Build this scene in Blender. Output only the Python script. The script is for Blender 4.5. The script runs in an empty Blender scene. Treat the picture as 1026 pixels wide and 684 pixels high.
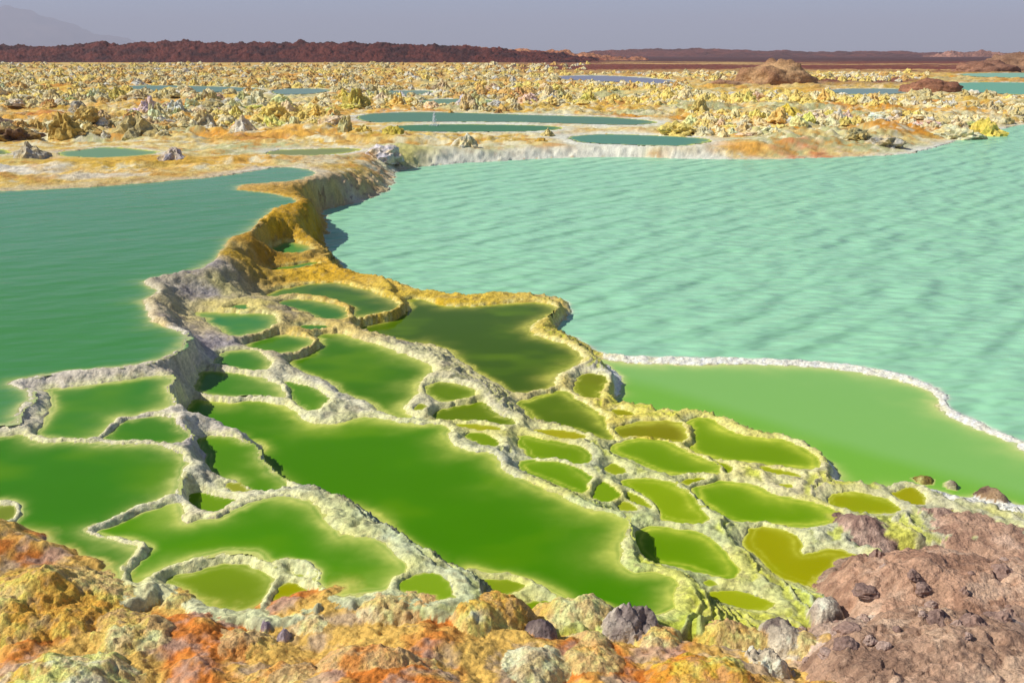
import bpy, bmesh, math, random
import numpy as np
from mathutils import Vector, noise as mnoise

C = bpy.context.scene.collection
sc = bpy.context.scene
random.seed(7); RNG = np.random.default_rng(7)

# ------------------------------------------------------------------ camera
CAM_H, PITCH, F = 3.2, math.radians(16.0), 1007.0
cam = bpy.data.cameras.new('camera'); camo = bpy.data.objects.new('camera', cam); C.objects.link(camo)
camo.location = (0, 0, CAM_H); camo.rotation_euler = (math.radians(90) - PITCH, 0, 0)
cam.sensor_width = 36.0; cam.lens = 36.0 * F / 1026.0; cam.clip_start = 0.1; cam.clip_end = 30000
sc.camera = camo

# ------------------------------------------------------------------ sky, sun, exposure
SUN_EL, SUN_AZ = math.radians(43), math.radians(-98)     # azimuth measured from +Y towards +X
w = bpy.data.worlds.new('World'); sc.world = w; w.use_nodes = True
nt = w.node_tree; bg = nt.nodes['Background']
sky = nt.nodes.new('ShaderNodeTexSky'); sky.sky_type = 'NISHITA'; sky.sun_disc = False
sky.sun_elevation = SUN_EL; sky.sun_rotation = SUN_AZ % (2*math.pi)
sky.air_density = 0.5; sky.dust_density = 0.3; sky.ozone_density = 4.0
nt.links.new(sky.outputs[0], bg.inputs[0]); bg.inputs[1].default_value = 0.118
sl = bpy.data.lights.new('sun', 'SUN'); so = bpy.data.objects.new('sun', sl); C.objects.link(so)
sl.energy = 4.8; sl.angle = math.radians(0.5); sl.color = (1.0, 0.95, 0.86)
sd = Vector((math.sin(SUN_AZ)*math.cos(SUN_EL), math.cos(SUN_AZ)*math.cos(SUN_EL), math.sin(SUN_EL)))
so.rotation_euler = (-sd).to_track_quat('-Z', 'Y').to_euler(); so.location = sd*50
sc.view_settings.view_transform = 'Standard'; sc.view_settings.look = 'None'
sc.view_settings.exposure = 0.2; sc.view_settings.gamma = 1.0
sc.cycles.max_bounces = 6; sc.cycles.transparent_max_bounces = 12; sc.cycles.volume_bounces = 0

# ------------------------------------------------------------------ helpers
def lin(c):
    c = np.asarray(c, float)/255.0
    return np.where(c <= 0.04045, c/12.92, ((c+0.055)/1.055)**2.4)

def unproj(u, v, z):
    """where the sight line of a point of the photograph meets the level z (surveying the place)"""
    x = (np.asarray(u, float)-513)/F; y = -(np.asarray(v, float)-342)/F
    dy = math.cos(PITCH) + y*math.sin(PITCH); dz = -math.sin(PITCH) + y*math.cos(PITCH)
    t = (z-CAM_H)/dz
    return x*t, dy*t

def hashf(ix, iy, seed):
    h = (ix.astype(np.int64)*374761393 + iy.astype(np.int64)*668265263 + seed*974634777) & 0xffffffff
    h = ((h ^ (h >> 13))*1274126177) & 0xffffffff
    h = ((h ^ (h >> 16))*2246822519) & 0xffffffff
    return ((h ^ (h >> 15)) & 0xffffff)/float(0xffffff)

def vn(x, y, seed=0):
    ix = np.floor(x); iy = np.floor(y); fx = x-ix; fy = y-iy
    fx = fx*fx*fx*(fx*(fx*6-15)+10); fy = fy*fy*fy*(fy*(fy*6-15)+10)
    a = hashf(ix, iy, seed); b = hashf(ix+1, iy, seed); c = hashf(ix, iy+1, seed); d = hashf(ix+1, iy+1, seed)
    return (a+(b-a)*fx)*(1-fy) + (c+(d-c)*fx)*fy - 0.5

def fbm(x, y, seed=0, o=4, g=0.5):
    r = 0; a = 1.0
    for i in range(o):
        r = r + a*vn(x*2**i + 17.3*i, y*2**i - 9.1*i, seed+i); a *= g
    return r

def worley(x, y, seed=0):
    ix = np.floor(x); iy = np.floor(y); best = np.full(x.shape, 9.0)
    for dx in (-1, 0, 1):
        for dy in (-1, 0, 1):
            cx = ix+dx; cy = iy+dy
            px = cx + hashf(cx, cy, seed); py = cy + hashf(cx, cy, seed+51)
            best = np.minimum(best, (px-x)**2 + (py-y)**2)
    return np.sqrt(best)

def sstep(a, b, x):
    t = np.clip((x-a)/(b-a), 0, 1); return t*t*(3-2*t)

def tag(o, label=None, cat=None, group=None, kind=None):
    if label: o['label'] = label
    if cat: o['category'] = cat
    if group: o['group'] = group
    if kind: o['kind'] = kind
    return o

def empty(name, loc):
    o = bpy.data.objects.new(name, None); C.objects.link(o); o.location = loc; return o

def mesh_obj(name, V, Fq, mat, parent=None, normals=None, attrs=None, origin=None):
    V = np.asarray(V, np.float32)
    org = np.zeros(3) if origin is None else np.asarray(origin, float)
    me = bpy.data.meshes.new(name)
    n = Fq.shape[1]
    me.vertices.add(len(V)); me.vertices.foreach_set('co', (V-org).astype(np.float32).ravel())
    me.loops.add(Fq.size); me.loops.foreach_set('vertex_index', Fq.astype(np.int32).ravel())
    me.polygons.add(len(Fq)); me.polygons.foreach_set('loop_start', np.arange(0, Fq.size, n, dtype=np.int32))
    me.polygons.foreach_set('loop_total', np.full(len(Fq), n, np.int32))
    me.update(calc_edges=True)
    me.polygons.foreach_set('use_smooth', np.ones(len(Fq), bool))
    for k, a in (attrs or {}).items():
        if a.ndim == 2:
            at = me.attributes.new(k, 'FLOAT_COLOR', 'POINT')
            at.data.foreach_set('color', np.concatenate([a, np.ones((len(a), 1))], 1).astype(np.float32).ravel())
        else:
            at = me.attributes.new(k, 'FLOAT', 'POINT'); at.data.foreach_set('value', a.astype(np.float32))
    if normals is not None:
        me.normals_split_custom_set_from_vertices(normals.tolist())
    me.materials.append(mat)
    o = bpy.data.objects.new(name, me); C.objects.link(o)
    if parent is not None: o.parent = parent
    elif origin is not None: o.location = org
    return o

# ------------------------------------------------------------------ materials
def nodes(m):
    m.use_nodes = True; t = m.node_tree
    return t, t.nodes, t.links, t.nodes['Principled BSDF']

def mat_crust(name, scale=1.0, bump=0.6, rough=0.85, deep=1.0):
    """mineral crust: the colour of the ground (per vertex) broken up by fine grain, with a pitted nodular relief"""
    m = bpy.data.materials.new(name); t, N, L, P = nodes(m)
    a = N.new('ShaderNodeAttribute'); a.attribute_name = 'col'
    tc = N.new('ShaderNodeTexCoord'); geo = N.new('ShaderNodeNewGeometry')
    n1 = N.new('ShaderNodeTexNoise'); n1.inputs['Scale'].default_value = 38*scale; n1.inputs['Detail'].default_value = 6; n1.inputs['Roughness'].default_value = 0.7
    n2 = N.new('ShaderNodeTexVoronoi'); n2.inputs['Scale'].default_value = 30*scale
    n3 = N.new('ShaderNodeTexNoise'); n3.inputs['Scale'].default_value = 120*scale; n3.inputs['Detail'].default_value = 4
    for n in (n1, n2, n3): L.new(geo.outputs['Position'], n.inputs['Vector'])
    mr = N.new('ShaderNodeMapRange'); mr.inputs[1].default_value = 0.3; mr.inputs[2].default_value = 0.7; mr.inputs[3].default_value = 0.62; mr.inputs[4].default_value = 1.3
    L.new(n1.outputs['Fac'], mr.inputs[0])
    mx = N.new('ShaderNodeVectorMath'); mx.operation = 'SCALE'
    L.new(a.outputs['Color'], mx.inputs[0]); L.new(mr.outputs[0], mx.inputs['Scale'])
    L.new(mx.outputs[0], P.inputs['Base Color'])
    P.inputs['Roughness'].default_value = rough; P.inputs['Specular IOR Level'].default_value = 0.25
    ad = N.new('ShaderNodeMath'); ad.operation = 'MULTIPLY_ADD'; ad.inputs[1].default_value = -0.55
    L.new(n2.outputs['Distance'], ad.inputs[0]); L.new(n1.outputs['Fac'], ad.inputs[2])
    ad2 = N.new('ShaderNodeMath'); ad2.operation = 'MULTIPLY_ADD'; ad2.inputs[1].default_value = 0.35
    L.new(n3.outputs['Fac'], ad2.inputs[0]); L.new(ad.outputs[0], ad2.inputs[2])
    b = N.new('ShaderNodeBump'); b.inputs['Strength'].default_value = bump; b.inputs['Distance'].default_value = 0.022/scale*deep
    L.new(ad2.outputs[0], b.inputs['Height']); L.new(b.outputs[0], P.inputs['Normal'])
    return m

def mat_water(name, spec=0.12, rough=0.06, ripple=0.0):
    """murky mineral water: turbid, so it hides its bed within a hand's breadth; only the last film at the edge is clear"""
    m = bpy.data.materials.new(name); t, N, L, P = nodes(m)
    geo = N.new('ShaderNodeNewGeometry')
    a = N.new('ShaderNodeAttribute'); a.attribute_name = 'depth'
    mr = N.new('ShaderNodeMapRange'); mr.inputs[1].default_value = 0.0; mr.inputs[2].default_value = 0.008; mr.inputs[3].default_value = 0.55; mr.inputs[4].default_value = 1.0
    L.new(a.outputs['Fac'], mr.inputs[0]); L.new(mr.outputs[0], P.inputs['Alpha'])
    ac = N.new('ShaderNodeAttribute'); ac.attribute_name = 'col'
    L.new(ac.outputs['Color'], P.inputs['Base Color'])
    P.inputs['Roughness'].default_value = rough; P.inputs['Specular IOR Level'].default_value = spec; P.inputs['IOR'].default_value = 1.33
    if ripple > 0:
        def layer(rot, scl, detail, dist):
            r = N.new('ShaderNodeMapping'); r.inputs['Rotation'].default_value = (0, 0, math.radians(rot)); L.new(geo.outputs['Position'], r.inputs['Vector'])
            q = N.new('ShaderNodeMapping'); q.inputs['Scale'].default_value = (scl[0], scl[1], 1); L.new(r.outputs[0], q.inputs['Vector'])
            n = N.new('ShaderNodeTexNoise'); n.inputs['Scale'].default_value = 1.0; n.inputs['Detail'].default_value = detail; n.inputs['Roughness'].default_value = 0.5; n.inputs['Distortion'].default_value = dist
            L.new(q.outputs[0], n.inputs['Vector']); return n
        n = layer(-44, (0.7, 2.0), 1, 0.0); n2 = layer(-12, (2.6, 5.5), 1, 0.0)
        if ripple > .1:                                        # the wind's regular curved ripples on the open lake
            r_ = N.new('ShaderNodeMapping'); r_.inputs['Rotation'].default_value = (0, 0, math.radians(43)); L.new(geo.outputs['Position'], r_.inputs['Vector'])
            wv = N.new('ShaderNodeTexWave'); wv.wave_type = 'BANDS'; wv.bands_direction = 'X'; wv.wave_profile = 'SIN'
            wv.inputs['Scale'].default_value = .46; wv.inputs['Distortion'].default_value = 6.5; wv.inputs['Detail'].default_value = 2.0
            wv.inputs['Detail Scale'].default_value = .9; wv.inputs['Detail Roughness'].default_value = .5
            L.new(r_.outputs[0], wv.inputs['Vector'])
            mm = N.new('ShaderNodeMath'); mm.operation = 'MULTIPLY_ADD'; mm.inputs[1].default_value = .21
            L.new(wv.outputs['Fac'], mm.inputs[0]); L.new(n.outputs['Fac'], mm.inputs[2]); n = mm
        ad = N.new('ShaderNodeMath'); ad.operation = 'MULTIPLY_ADD'; ad.inputs[1].default_value = 0.45
        n2.inputs['Roughness'].default_value = .35
        L.new(n2.outputs['Fac'], ad.inputs[0]); L.new(n.outputs[0], ad.inputs[2])
        b = N.new('ShaderNodeBump'); b.inputs['Strength'].default_value = 1.0; b.inputs['Distance'].default_value = ripple
        L.new(ad.outputs[0], b.inputs['Height']); L.new(b.outputs[0], P.inputs['Normal'])
    return m

M_CRUST = mat_crust('mineral crust'); M_LEDGE = mat_crust('granular ledge crust', 1.7, 1.0, .85, 1.3); M_FAR = mat_crust('far mineral ground', 0.12, 0.5)
M_POOL = mat_water('still green brine', .03, .1)
M_LAKE_L = mat_water('green lake brine', .06, .2, .03)
M_LAKE_T = mat_water('milky turquoise brine', .2, .3, .17)
M_BACK = mat_water('far pool brine', 0.0, .3)  # no gloss: the sky's reflection is put into the pool colours
M_LAKE_G = mat_water('still lime brine', .25, .15)

# ------------------------------------------------------------------ the pools: outline (surveyed), level, colour, label
S = 5.13
def pts(*runs):
    out = []
    for (ox, oy), r in runs:
        for (a, b) in r: out.append((ox+a/S, oy+b/S))
    return out
def raw(*p): return list(p)
c1, c2, c3, c4, c5, c6, c7, c8 = (0,360), (130,270), (160,360), (0,480), (130,480), (250,270), (400,280), (380,370)
d1, d2, d3, d4, d5, d6, d7, d8 = (520,370), (660,400), (540,480), (700,480), (280,480), (420,520), (826,400), (180,160)

LAKES = [
 ('L', .65, (76,136,88), [(-140,196),(-60,194),(0,192),(60,189),(110,186),(150,183),(185,180),(215,178),(250,172),(275,168),(300,167),(315,171),(314,177),(297,181),(270,183),(245,185),(232,189),(250,191),(275,194),(300,200),(297,204),(278,208),(262,218),(258,224),(245,234),(230,240),(222,250),(214,262),(200,270),(180,273),(160,277),(143,281),(150,286),(162,291),(155,297),(142,301),(147,311),(151,322),(167,328),(182,334),(190,338),(184,346),(174,353),(160,360),(145,363),(130,366),(110,368),(80,371),(50,374),(30,379),(10,384),(20,390),(33,396),(28,404),(18,412),(14,418),(12,424),(4,425),(-20,425),(-160,428)]),
 ('T', .0, (148,204,164), [(395,172),(430,166),(470,163),(560,158),(620,157),(700,159),(760,160),(850,157),(905,155),(935,148),(955,142),(975,135),(1000,130),(1026,124),(1300,112),(1500,200),(1400,600),(1120,484),(1026,443),(985,426),(957,413),(943,404),(951,397),(938,386),(905,376),(870,367),(760,359),(640,358),(600,353),(588,345),(572,338),(560,333),(551,329),(560,324),(571,316),(571,308),(563,300),(547,297),(525,297),(500,300),(470,303),(440,299),(430,296),(405,285),(385,283),(370,282),(352,280),(345,272),(340,265),(330,255),(322,245),(328,232),(330,222),(322,212),(330,209),(350,205),(375,198),(392,188),(396,180)]),
 ('G', .0, (128,182,82), [(596,356),(608,361),(640,364),(700,366),(760,366),(820,368),(870,374),(905,382),(933,390),(942,398),(934,405),(952,419),(985,433),(1026,450),(1110,490),(1090,520),(1010,505),(985,500),(960,498),(940,492),(920,488),(900,487),(880,489),(860,487),(842,484),(838,473),(825,460),(800,445),(770,438),(745,430),(715,420),(695,415),(650,412),(630,410),(617,402),(622,390),(625,380),(615,370),(602,362)]),
]
POOLS = [  # level, colour of the deep water, outline, label
 (0.580,(58,130,52), pts((c1,[(260,150),(330,150),(450,140),(620,115),(760,95),(830,80),(860,110),(875,160),(870,215),(850,245),(760,270),(600,295),(560,340),(500,390),(440,405),(330,400),(220,390),(230,350),(255,300),(300,230),(280,180)])), 'square green pool enclosed below the bent corner of the grey salt bank'),
 (0.575,(66,130,38), pts((c1,[(610,325),(700,312),(800,290),(850,300),(880,330),(920,365),(945,390),(930,420),(900,435),(780,420),(650,415),(545,402),(590,365)])), 'small wedge of green water wedged between two large left pools'),
 (0.600,(62,130,30), pts((c1,[(-300,420),(15,410),(60,398),(110,398),(160,432),(230,437),(330,432),(450,440),(560,448),(680,438),(800,448),(880,468),(940,512),(945,540),(910,570),(905,610),(880,660)]),(c4,[(870,85),(800,118),(720,138),(640,183),(560,218),(450,238),(410,255),(425,288),(490,318),(560,335),(640,352),(700,365),(715,380),(690,410),(640,450),(600,485),(592,510),(640,545),(620,600),(400,620),(100,560),(-300,560),(-300,400),(0,292),(60,252),(152,167),(90,116),(0,103),(-300,100)])), 'broad green pool left of the zigzag salt rim behind the yellow ledge'),
 (0.605,(120,140,60), pts((c4,[(-160,140),(0,140),(60,138),(80,162),(55,195),(0,245),(-100,270),(-200,200)])), 'pointed shallow olive basin cut off by the left frame edge'),
 (0.575,(76,142,16), pts((c4,[(490,262),(560,238),(640,203),(720,163),(800,143),(865,128),(890,132),(900,180),(900,215),(930,237),(980,237)]),(c5,[(350,217),(440,217),(500,192),(600,132),(700,102),(800,88),(900,122),(960,172),(990,222)]),(d5,[(250,252),(290,322),(340,292),(400,312),(460,297),(530,342),(590,400),(640,450),(600,500),(560,545),(450,570),(300,575),(250,545),(225,510),(180,458),(120,428),(0,420)]),(c5,[(755,425),(730,405),(690,365),(600,345),(500,350),(400,370),(300,390),(180,435),(90,485),(10,545)]),(c4,[(680,540),(668,500),(645,482),(690,432),(745,392),(785,362),(765,333),(705,312),(640,298),(560,293),(525,277)])), 'long bright green pool curving behind the crescent basin and orange ledge'),
 (0.570,(128,165,40), pts((d5,[(680,505),(760,485),(840,494),(885,545),(900,590),(800,610),(700,580),(610,555),(630,520)])), 'shallow pale green corner basin tucked against the yellow edged mound'),
 (0.540,(118,148,36), pts((c5,[(430,450),(540,432),(630,462),(690,502),(690,560),(660,610),(620,640),(500,660),(420,620),(330,575),(240,535),(190,512),(300,496)])), 'shallow crescent pool ringed by a thick cream salt rim at the ledge'),
 (0.530,(152,158,8), pts((c5,[(790,525),(870,530),(940,560),(970,590),(940,630),(870,670),(800,700),(740,690),(712,650),(728,580)])), 'small mustard yellow pool right of the thick cream rim'),
 (0.535,(138,165,60), pts((c5,[(790,440),(880,450),(960,490),(1000,540),(930,530),(830,495),(780,480)])), 'thin pale green crescent just behind the mustard yellow pool'),
 (0.500,(104,148,30), pts((c5,[(310,85),(350,75),(450,90),(540,105),(500,135),(430,175),(390,180),(340,150),(305,110)])), 'small triangular green pool set in a ring of salt below the grey knob'),
 (0.510,(150,160,60), pts((c5,[(490,12),(560,22),(620,55),(560,60),(500,50)])), 'tiny shallow yellow puddle beside the triangular green pool'),
 (0.440,(84,142,24), pts((c3,[(212,402),(290,397),(370,407),(420,432),(488,442),(500,460),(475,490),(515,522),(535,562),(560,602),(600,624),(630,655)]),(c5,[(775,45),(790,62),(720,73),(650,68),(600,30),(540,10),(500,-20)]),(c3,[(440,640),(350,612),(290,597),(272,570),(275,530),(242,480),(215,450)])), 'green pool with a scalloped frilled right rim beside the large central pool'),
 (0.310,(70,134,2), pts((c3,[(97,300),(130,252),(172,204),(280,218),(370,228),(480,208),(570,218),(640,253),(700,293),(750,333),(830,348),(920,333)]),(c8,[(-100,254),(20,268),(150,292),(300,284),(345,302),(310,350),(370,392),(450,432),(560,434),(598,462),(590,510),(680,562),(800,612),(900,655)]),(d3,[(80,80),(160,125),(250,160),(360,190),(430,205),(440,232),(410,290),(395,350),(400,420),(440,470),(490,490),(560,480),(640,500),(690,530),(660,560),(650,600),(660,650),(560,690),(400,700),(300,680),(220,657),(130,602)]),(d6,[(720,382),(670,352),(600,322),(480,280),(380,258),(290,245),(200,263),(150,268),(60,218)]),(d5,[(760,388),(700,328),(600,248),(520,178),(400,148),(300,102),(200,92),(50,58)]),(c3,[(665,670),(650,640),(600,590),(550,540),(520,490),(535,450),(500,420),(420,408),(390,383),(300,373),(200,383),(170,368),(110,328)])), 'largest long vivid green pool stretching diagonally through the terrace centre'),
 (0.345,(72,136,36), pts((c3,[(215,62),(300,62),(420,67),(520,97),(600,132),(630,170),(610,198),(520,188),(400,198),(290,183),(212,163),(220,110)])), 'long oval green pool directly above the left end of the largest pool'),
 (0.375,(66,130,46), pts((c2,[(470,422),(560,417),(650,427),(710,457),(720,490),(680,520),(600,520),(500,505),(440,488),(460,450)])), 'half oval green pool lying at the foot of the dark grey bank'),
 (0.320,(84,140,34), pts((c3,[(652,112),(720,132),(800,162),(850,187),(830,230),(790,258),(720,233),(690,200),(690,160)])), 'small green pool hugging the right end of the long oval pool'),
 (0.400,(58,132,84), pts((c2,[(345,217),(430,222),(560,237),(650,227),(740,242),(755,265),(720,298),(640,328),(545,345),(490,318),(430,280),(370,242)])), 'teal green heart shaped pool ringed by yellow tan rim near the grey bank'),
 (0.420,(80,140,90), pts((c2,[(520,192),(560,177),(615,182),(620,203),(550,208),(500,203)])), 'tiny teal puddle beside the lumpy cream mound above the heart shaped pool'),
 (0.340,(66,126,40), pts((c2,[(590,397),(680,357),(780,332),(880,347),(925,367),(910,400),(850,420),(760,430),(700,420),(630,407)])), 'green pool with a rounded yellow right rim below the heart shaped pool'),
 (0.320,(70,130,60), pts((c6,[(250,290),(310,282),(400,287),(440,300),(380,310),(270,310)])), 'thin green sliver of water beside the small dark grey knob'),
 (0.290,(62,122,52), pts((c6,[(130,176),(220,157),(330,162),(420,187),(500,217),(508,230),(470,253),(420,262),(340,240),(250,202)])), 'inner oval green pool looped by a yellow rim within the upper basin'),
 (0.250,(62,106,36), pts((c6,[(80,140),(150,107),(300,78),(400,71),(500,83),(600,108),(700,148),(765,187),(750,208),(660,228),(560,243),(545,240),(545,210),(490,175),(390,150),(300,130),(200,133),(130,146)])), 'upper dark green pool under the ochre steps with a yellow right rim'),
 (0.160,(66,98,20), pts((c7,[(55,103),(110,103),(180,133),(350,148),(500,133),(650,118),(770,128),(800,152),(770,182),(690,212),(650,252),(680,292),(760,312),(860,342),(910,382),(915,420),(860,460),(780,490),(770,520),(790,545),(740,568),(640,580),(580,578),(540,540),(430,490),(370,440),(320,400),(290,370),(200,340),(100,327)]),(c6,[(900,385),(790,365),(700,340),(600,320),(570,297),(650,282),(750,247),(820,217),(830,172)])), 'wide dark olive pool with yellow edge bordering the turquoise lake'),
 (0.280,(66,122,6), pts((c6,[(200,475),(330,432),(378,402),(383,360),(345,330),(450,328),(540,353),(640,393),(740,428),(850,463),(920,493),(930,520),(870,568),(840,608),(830,660)]),(c8,[(200,60),(180,110),(130,180),(100,215),(165,240),(150,258),(60,238)]),(c6,[(620,680),(490,635),(475,600),(400,555),(300,530)])), 'deep green bowed pool in the middle between two grey white salt ramps'),
 (0.280,(92,124,8), pts((c8,[(250,80),(330,62),(400,77),(480,112),(465,135),(400,153),(300,158),(265,130)])), 'small olive egg shaped pool ringed by beige rim in the central ramp'),
 (0.250,(98,126,6), pts((c8,[(300,212),(400,198),(500,158),(540,182),(580,232),(690,272),(680,288),(620,283),(500,260),(380,256),(320,260),(298,245)])), 'olive pool just below the egg shaped pool, tapering right to yellow'),
 (.31,(135,150,40), pts((c8,[(160,202),(210,172),(245,182),(225,205),(180,215)])), 'tiny olive puddle between the bowed deep pool and the beige ramp'),
 (.27,(120,152,20), pts((c8,[(450,327),(520,322),(590,362),(610,390),(580,398),(510,373),(465,345)])), 'narrow slanted lime pool above the rim of the largest pool'),
 (.265,(165,170,40), pts((c8,[(380,274),(500,277),(600,297),(640,314),(560,305),(450,295)])), 'thin yellow trickle pool just below the tapering olive pool'),
 (0.140,(86,116,12), pts((d1,[(0,172),(90,153),(200,113),(240,133),(320,193),(390,233),(430,292),(475,342),(465,362),(430,357),(350,318),(230,288),(120,278),(85,240),(30,192)])), 'olive green pool under the thin bar rim of the wide dark pool'),
 (.12,(116,130,14), pts((d1,[(290,62),(350,17),(430,32),(440,60),(410,110),(390,158),(340,140),(290,90)])), 'small mustard olive pool perched on the yellow rim by the lime lake'),
 (.11,(150,150,20), pts((d1,[(480,202),(560,217),(590,235),(500,243)])), 'tiny yellow puddle on the rim below the perched mustard pool'),
 (.13,(128,130,8), pts((d1,[(490,302),(600,278),(700,272),(800,277),(870,292),(890,330),(860,368),(780,363),(650,345),(500,353),(485,330)])), 'rounded mustard yellow pool with double yellow rim facing the lime lake'),
 (.10,(116,156,12), pts((d2,[(162,112),(220,98),(280,133),(330,173),(420,198),(540,213),(620,213),(700,248),(760,292),(800,320),(790,348),(740,348),(620,338),(480,328),(360,313),(240,288),(172,245),(190,170)])), 'long yellow green pool along the outer rim beside the lime lake'),
 (.15,(112,154,12), pts((d1,[(482,402),(600,368),(700,368),(780,393),(850,433),(900,468),(990,493),(1018,510),(990,528),(880,532),(780,537),(680,507),(600,460),(520,440)])), 'leaf shaped yellow green pool below the rounded mustard pool'),
 (.22,(112,150,14), pts((d1,[(12,342),(80,362),(200,382),(300,402),(350,440),(330,473),(260,478),(160,453),(70,448),(60,420)])), 'slanted lime green pool above the crinkled grey fold'),
 (.20,(165,165,30), pts((d1,[(60,307),(150,317),(260,322),(340,345),(300,356),(200,345),(100,330)])), 'thin yellow basin just above the slanted lime green pool'),
 (.23,(108,154,14), pts((d1,[(22,482),(150,468),(250,493),(320,547),(373,590),(358,628),(300,618),(200,578),(80,543),(32,510)])), 'lens shaped lime pool next to the right rim of the largest pool'),
 (.21,(122,160,20), pts((d1,[(382,592),(440,583),(508,622),(518,650),(480,685),(400,668),(367,640)])), 'rounded lime puddle at the tip of the lens shaped pool'),
 (.18,(150,165,40), pts((d1,[(442,510),(480,482),(540,512),(548,538),(470,538)])), 'tiny yellow green puddle under the crinkled grey fold'),
 (.17,(136,168,20), pts((d3,[(442,17),(560,13),(680,28),(758,82),(798,152),(848,190),(830,218),(760,218),(680,198),(620,150),(560,80),(500,50)])), 'lime pool with cracked right end in the lower right terraces'),
 (.18,(150,170,40), pts((d3,[(455,62),(520,82),(600,132),(618,168),(560,148),(480,100)])), 'slim lime gutter along the left rim of the cracked end pool'),
 (.19,(155,170,40), pts((d3,[(420,112),(480,122),(538,160),(470,163),(410,140)])), 'tiny lime puddle left of the slim lime gutter'),
 (.16,(106,152,8), pts((d3,[(520,282),(560,262),(640,257),(740,272),(838,302),(898,362),(948,432),(985,470),(968,498),(880,488),(800,448),(700,428),(580,403),(520,350)])), 'broad lime pool right of the scalloped end of the largest pool'),
 (.13,(145,160,20), pts((d2,[(102,420),(130,398),(200,391),(253,401),(220,423),(150,433)])), 'small almond lime puddle right below the leaf shaped pool'),
 (.12,(108,154,10), pts((d2,[(207,457),(300,433),(420,438),(500,463),(560,493),(640,513),(740,533),(828,553),(895,590),(897,608),(820,627),(700,652),(600,637),(480,637),(380,598),(300,568),(242,530)])), 'big lens shaped yellow green pool ending at the brown rock'),
 (.11,(160,172,30), pts((d2,[(510,352),(600,352),(690,377),(712,394),(640,388),(550,375)])), 'thin yellow strip pool below the long outer rim pool'),
 (.12,(140,160,20), pts((d2,[(275,322),(340,332),(378,360),(368,388),(328,388),(318,350)])), 'tiny hooked lime puddle at the right tip of the leaf shaped pool'),
 (.11,(165,175,50), pts((d2,[(590,427),(660,432),(688,449),(620,449)])), 'tiny pale lime puddle left of the grey salt knob'),
 (.11,(156,160,8), pts((d4,[(247,330),(302,262),(350,238),(408,258),(448,283),(487,312),(478,372),(520,402),(600,388),(720,378),(800,402),(823,425),(798,490),(758,548),(690,567),(590,532),(500,507),(430,478),(372,430),(342,390)])), 'mustard yellow bent pool against the brown rocky bank'),
 (.08,(150,160,12), pts((d4,[(662,92),(750,73),(860,78),(960,112),(1015,145),(1000,163),(900,158),(820,168),(750,150),(682,125)])), 'yellow green pool above the reddish rock at the lake corner'),
 (.06,(158,160,12), pts((d7,[(335,480),(400,472),(430,448),(478,472),(498,520),(488,543),(420,525)])), 'small mustard notch pool next to the lime lake corner'),
 (.06,(158,160,16), pts((d7,[(570,572),(650,562),(663,600),(600,603)])), 'tiny mustard puddle at the edge of the brown bank'),
 (.15,(150,170,50), pts((d3,[(830,502),(900,512),(918,538),(850,543)])), 'tiny lime puddle ringed in salt below the broad lime pool'),
 (.14,(160,175,30), pts((d4,[(70,592),(140,577),(220,587),(320,622),(378,650),(330,668),(220,663),(120,630)])), 'shallow lime basin at the foot of the terraces by orange ledge'),
 (.30,(130,155,36), pts((d6,[(300,312),(400,312),(500,322),(543,345),(480,368),(410,393),(362,375)])), 'small lime pool ringed in white salt on the near lip of the largest pool'),
 (.28,(120,150,20), pts((d6,[(490,472),(560,442),(640,428),(700,452),(690,490),(610,535),(590,575),(530,530)])), 'little lime pool enclosed by the yellow crust of the ledge'),
 (0.280,(78,150,96), pts((d8,[(445,482),(500,443),(560,423),(640,437),(692,460),(660,478),(560,488),(460,493)])), 'small jade pool caught at the foot of the ochre wall'),
 (.26,(92,140,60), pts((d8,[(478,562),(560,550),(640,535),(690,522),(695,536),(620,556),(540,572),(490,582)])), 'narrow green slit between two ochre ridges below the jade pool'),
]
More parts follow.
